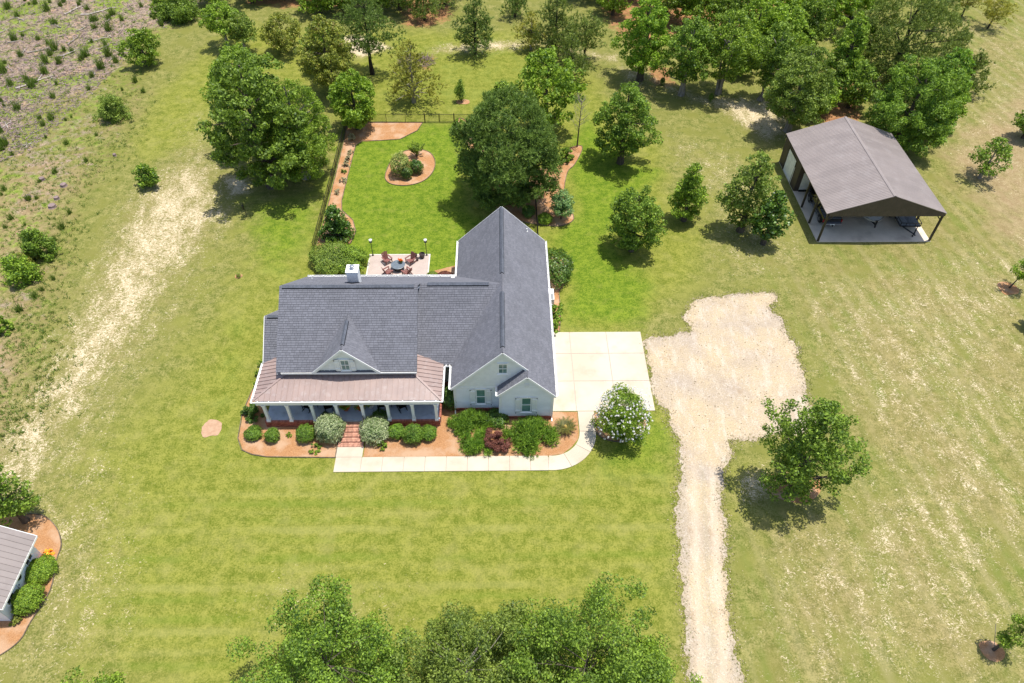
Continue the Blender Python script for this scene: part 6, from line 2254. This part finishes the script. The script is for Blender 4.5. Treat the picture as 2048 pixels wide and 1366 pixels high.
for x, y, lab in ((-12.86, 56.3, 'black lamp post at the left back corner of the patio'), (-7.4, 56.3, 'black lamp post at the right back corner of the patio')):
    t = thing('lamp_post', lab, 'lamp', (x, y, .06), 0, 'lamp posts on the patio')
    mb = MB(); mb.lathe([(.11, 0), (.11, .04), (.07, .08), (.045, .16), (.035, .3), (.035, 1.62), (.06, 1.65)], (0, 0, 0), 12); mb.build('post', M['black'], t)
    mb = MB(); mb.lathe([(.07, 1.65), (.17, 1.74), (.15, 1.76), (.13, 1.78)], (0, 0, 0), 12); mb.build('holder', M['black'], t)
    mb = MB(); mb.lathe([(.10, 1.76), (.165, 1.98), (.16, 2.0)], (0, 0, 0), 6); mb.build('lamp_glass', M['lamphead'], t)
    mb = MB(); mb.lathe([(.20, 2.0), (.19, 2.03), (.07, 2.1), (.03, 2.12), (.03, 2.16), (.005, 2.18)], (0, 0, 0), 6); mb.build('cap', M['lamphead'], t)

# air conditioning
t = thing('air_conditioner', 'white air conditioning cabinet with a grey fan grille beside the wing', 'air conditioner', (4.78, 49.6, 0))
mb = MB(); mb.box(-.40, .38, -.75, .75, .03, .92); bevel(mb.build('cabinet', M['acwhite'], t), .03)
mb = MB(); mb.box(-.30, .28, -.70, .0, .92, .935)
for k in range(9):
    mb.box(-.30 + k * .065, -.285 + k * .065, -.70, .0, .935, .95)
mb.build('grille', M['acgrey'], t)
t = thing('utility_box', 'dark blue grey utility box standing below the air conditioner', 'utility box', (4.72, 48.15, 0))
mb = MB(); mb.box(-.32, .3, -.3, .3, .03, .7); bevel(mb.build('cabinet', M['acgrey'], t), .03)
mb = MB(); mb.lathe([(.24, .70), (.24, .73), (.05, .74)], (0, 0, 0), 14); mb.build('fan', M['black'], t)

# ------------------------------------------------------------------ fence
FN = thing('fence', 'low black wire mesh fence round the back yard with a double gate', 'fence', (-10, 75, 0))
FO = FN.location
FH = 1.15
run = [(-18.95, 57.0), (-18.95, 81.95), (-9.3, 81.95)]
run2 = [(-5.6, 81.9), (-1.0, 81.9)]
run3 = [(4.0, 55.0), (4.02, 64.5), (4.05, 70.0)]
wires = MB(FO)
for rn in (run, run2, run3):
    for (a, b2) in zip(rn[:-1], rn[1:]):
        A, Bv = Vector((*a, 0)), Vector((*b2, 0))
        Ln = (Bv - A).length
        k = max(1, round(Ln / 2.4))
        for i in range(k + 1):
            p = A.lerp(Bv, i / k)
            mb = MB(FO); mb.tube([p + Vector((0, 0, -.05)), p + Vector((0, 0, FH + .05))], .035, 6); mb.build('post', M['black'], FN)
        for z in (FH, .08):
            mb = MB(FO); mb.tube([A + Vector((0, 0, z)), Bv + Vector((0, 0, z))], .024, 5); mb.build('rail', M['black'], FN)
        nw = int(Ln / .16)
        for i in range(nw):
            p = A.lerp(Bv, i / nw)
            wires.beam(p + Vector((0, 0, .08)), p + Vector((0, 0, FH)), .012, .012, (0, 1, 0))
        for j in range(7):
            wires.beam(A + Vector((0, 0, .15 + j * .145)), Bv + Vector((0, 0, .15 + j * .145)), .011, .011)
wires.build('wire_mesh', M['black'], FN, 'stuff')
for (x0, x1) in ((-9.25, -7.50), (-7.42, -5.65)):
    mb = MB(FO); y = 81.92
    for x in (x0, x1):
        mb.tube([(x, y, .06), (x, y, FH)], .035, 6)
    for z in (.1, FH):
        mb.tube([(x0, y, z), (x1, y, z)], .03, 6)
    g = mb.build('gate', M['black'], FN)
    mb = MB(FO)
    for i in range(10):
        x = x0 + (x1 - x0) * (i + .5) / 10
        mb.beam((x, y, .1), (x, y, FH), .011, .011, (0, 1, 0))
    for j in range(6):
        mb.beam((x0, y, .2 + j * .16), (x1, y, .2 + j * .16), .011, .011)
    mb.build('wire_mesh', M['black'], g, 'stuff')
for x in (-9.3, -5.6):
    mb = MB(FO); mb.tube([(x, 81.93, -.05), (x, 81.93, FH + .18)], .055, 7); mb.build('gate_post', M['black'], FN)

# bird feeder pole
p = at(494, 434)
t = thing('bird_feeder', 'thin dark pole with a hanging black feeder near the oak shadow', 'bird feeder', p)
mb = MB(); mb.tube([(0, 0, -.05), (0, 0, 1.75), (-.1, 0, 1.85), (-.2, 0, 1.75)], .022, 6); mb.build('pole', M['black'], t)
mb = MB(); mb.lathe([(.1, 1.0), (.11, 1.05), (.10, 1.5), (.12, 1.52), (.01, 1.66)], (-.1, 0, 0), 8); mb.build('feeder', M['black'], t)

# ------------------------------------------------------------------ cleared field: weeds, sticks, stumps
rng = np.random.default_rng(17)
weed_meshes = []
for v in range(5):
    n = 90
    base = np.stack([rng.normal(0, .13, n), rng.normal(0, .13, n), np.zeros(n)], 1)
    d = unit(np.stack([rng.normal(0, .28, n), rng.normal(0, .28, n), np.ones(n)], 1))
    ln = rng.uniform(.35, 1.15, n)[:, None]
    s = unit(np.cross(d, rng.normal(size=(n, 3)))) * .035
    tri = np.empty((n, 3, 3)); tri[:, 0] = base - s; tri[:, 1] = base + s; tri[:, 2] = base + d * ln
    weed_meshes.append(quads_mesh('weed_clump', tri.reshape(-1, 3), n, M['weed'], 3))


def inpoly(x, y, P):
    ins = False
    for i in range(len(P)):
        (xa, ya), (xb, yb) = P[i], P[(i + 1) % len(P)]
        if (ya > y) != (yb > y) and x < (xb - xa) * (y - ya) / (yb - ya) + xa:
            ins = not ins
    return ins


FIELD = [(-30, -20), (400, -20), (330, 60), (290, 50), (250, 120), (180, 190), (120, 250), (60, 300), (-30, 340)]
SCRUB = [(-30, 340), (120, 250), (200, 190), (260, 150), (290, 180), (240, 300), (150, 400), (110, 600), (50, 640), (-30, 640)]
cnt = 0
while cnt < 120:
    P = FIELD if cnt < 88 else SCRUB
    x, y = rng.uniform(-30, 400), rng.uniform(-20, 640)
    if not inpoly(x, y, P):
        continue
    o = link('weed_clump', weed_meshes[cnt % 5])
    o.location = at(x, y)
    sc_ = rng.uniform(.6, 1.7) * (1 if cnt < 88 else .7)
    o.scale = (sc_, sc_, sc_ * rng.uniform(.8, 1.3))
    o.rotation_euler = (0, 0, rng.uniform(0, 6.28))
    tag(o, 'upright tuft of coarse green weeds growing in the rough cleared field', 'weed', 'weed tufts in the cleared field')
    cnt += 1
stick_meshes = []
for v in range(4):
    mb = MB()
    pts = [(-1.0 + 2.0 * i / 5, rng.normal() * .12, .06 + abs(rng.normal()) * .04) for i in range(6)]
    mb.tube(pts, [.07 - .009 * i for i in range(6)], 6)
    if v % 2:
        mb.tube([pts[3], (pts[3][0] + .5, .5, .15)], [.035, .015], 5)
    stick_meshes.append(mesh_from('fallen_branch', mb.v, mb.f, M['deadwood']))
logs = [(780, 0, 0)] and [(199, 24, 35, 2.6), (150, 20, 70, 1.9), (88, 98, 38, 2.2), (147, 81, 80, 1.5), (140, 107, 45, 1.6), (70, 165, 52, 2.4), (208, 94, 60, 1.0), (113, 52, 140, 1.2), (165, 58, 60, .9), (40, 38, 150, 1.3), (200, 78, 40, 1.6)]
cnt = 0
while cnt < 74:
    if cnt < len(logs):
        x, y, a, ln = logs[cnt]
    else:
        x, y = rng.uniform(-30, 400), rng.uniform(-20, 300)
        a, ln = rng.uniform(0, 180), rng.uniform(.3, 1.0)
        if not inpoly(x, y, FIELD):
            continue
    o = link('fallen_branch', stick_meshes[cnt % 4])
    o.location = at(x, y, .02)
    o.scale = (ln, ln * .8 + .2, min(1.3, ln * .5 + .5))
    o.rotation_euler = (0, 0, math.radians(a))
    tag(o, 'bleached fallen branch lying in the littered cleared field', 'branch', 'fallen branches in the cleared field')
    cnt += 1
for (x, y, r) in ((128, 372, .35), (105, 414, .4), (57, 395, .3), (114, 398, .28), (85, 360, .3), (230, 312, .2)):
    o = link('tree_stump', mesh_from('tree_stump', *(lambda m_: (m_.v, m_.f))(MB().lathe([(r * 1.3, -.05), (r, .1), (r * .95, .28), (r * .9, .3)], (0, 0, 0), 10)), M['brush']))
    o.location = at(x, y)
    tag(o, 'low grey cut stump in the scrubby left field', 'stump', 'cut stumps in the left field')
# bark litter and chips: too many to count
vs = np.empty((9000, 4, 3))
k = 0
while k < 9000:
    x, y = rng.uniform(-40, 420, 400), rng.uniform(-30, 340, 400)
    for a, b2 in zip(x, y):
        if k < 9000 and inpoly(a, b2, FIELD):
            p = np.array(at(a, b2)) + np.array([0, 0, rng.uniform(.02, .08)])
            an = rng.uniform(0, 6.28); l, w = rng.uniform(.08, .32), rng.uniform(.015, .05)
            u1 = np.array([math.cos(an), math.sin(an), rng.normal() * .15]) * l; u2 = np.array([-math.sin(an), math.cos(an), rng.normal() * .3]) * w
            vs[k] = [p - u1 - u2, p + u1 - u2, p + u1 + u2, p - u1 + u2]
            k += 1
tag(link('wood_litter', quads_mesh('wood_litter', vs.reshape(-1, 3), 9000, M['brush'])), kind='stuff')

NS = 3000
tv = []
while len(tv) < NS:
    x, y = rng.uniform(-40, 420, 500), rng.uniform(-40, 900, 500)
    keep = [(a, b2) for a, b2 in zip(x, y) if inpoly(a, b2, FIELD) or inpoly(a, b2, SCRUB) or inpoly(a, b2, [(-30, 640), (120, 600), (100, 760), (30, 900), (-30, 900)])]
    tv += keep
tv = np.array([tuple(at(a + rng.normal() * 22 + abs(rng.normal()) * 18, b2 + rng.normal() * 14)) for a, b2 in tv[:NS]])
per = 7
B0 = np.repeat(tv, per, 0) + rng.normal(0, .10, (NS * per, 3)) * np.array([1, 1, 0])
dd = unit(np.stack([rng.normal(0, .7, NS * per), rng.normal(0, .7, NS * per), np.ones(NS * per)], 1))
ll = np.repeat(rng.uniform(.12, .45, NS), per)[:, None] * rng.uniform(.6, 1.3, (NS * per, 1))
ss = unit(np.cross(dd, rng.normal(size=(NS * per, 3)))) * .035
tri = np.empty((NS * per, 3, 3)); tri[:, 0] = B0 - ss; tri[:, 1] = B0 + ss; tri[:, 2] = B0 + dd * ll
tag(link('low_weeds', quads_mesh('low_weeds', tri.reshape(-1, 3), NS * per, M['weed'], 3)), kind='stuff')
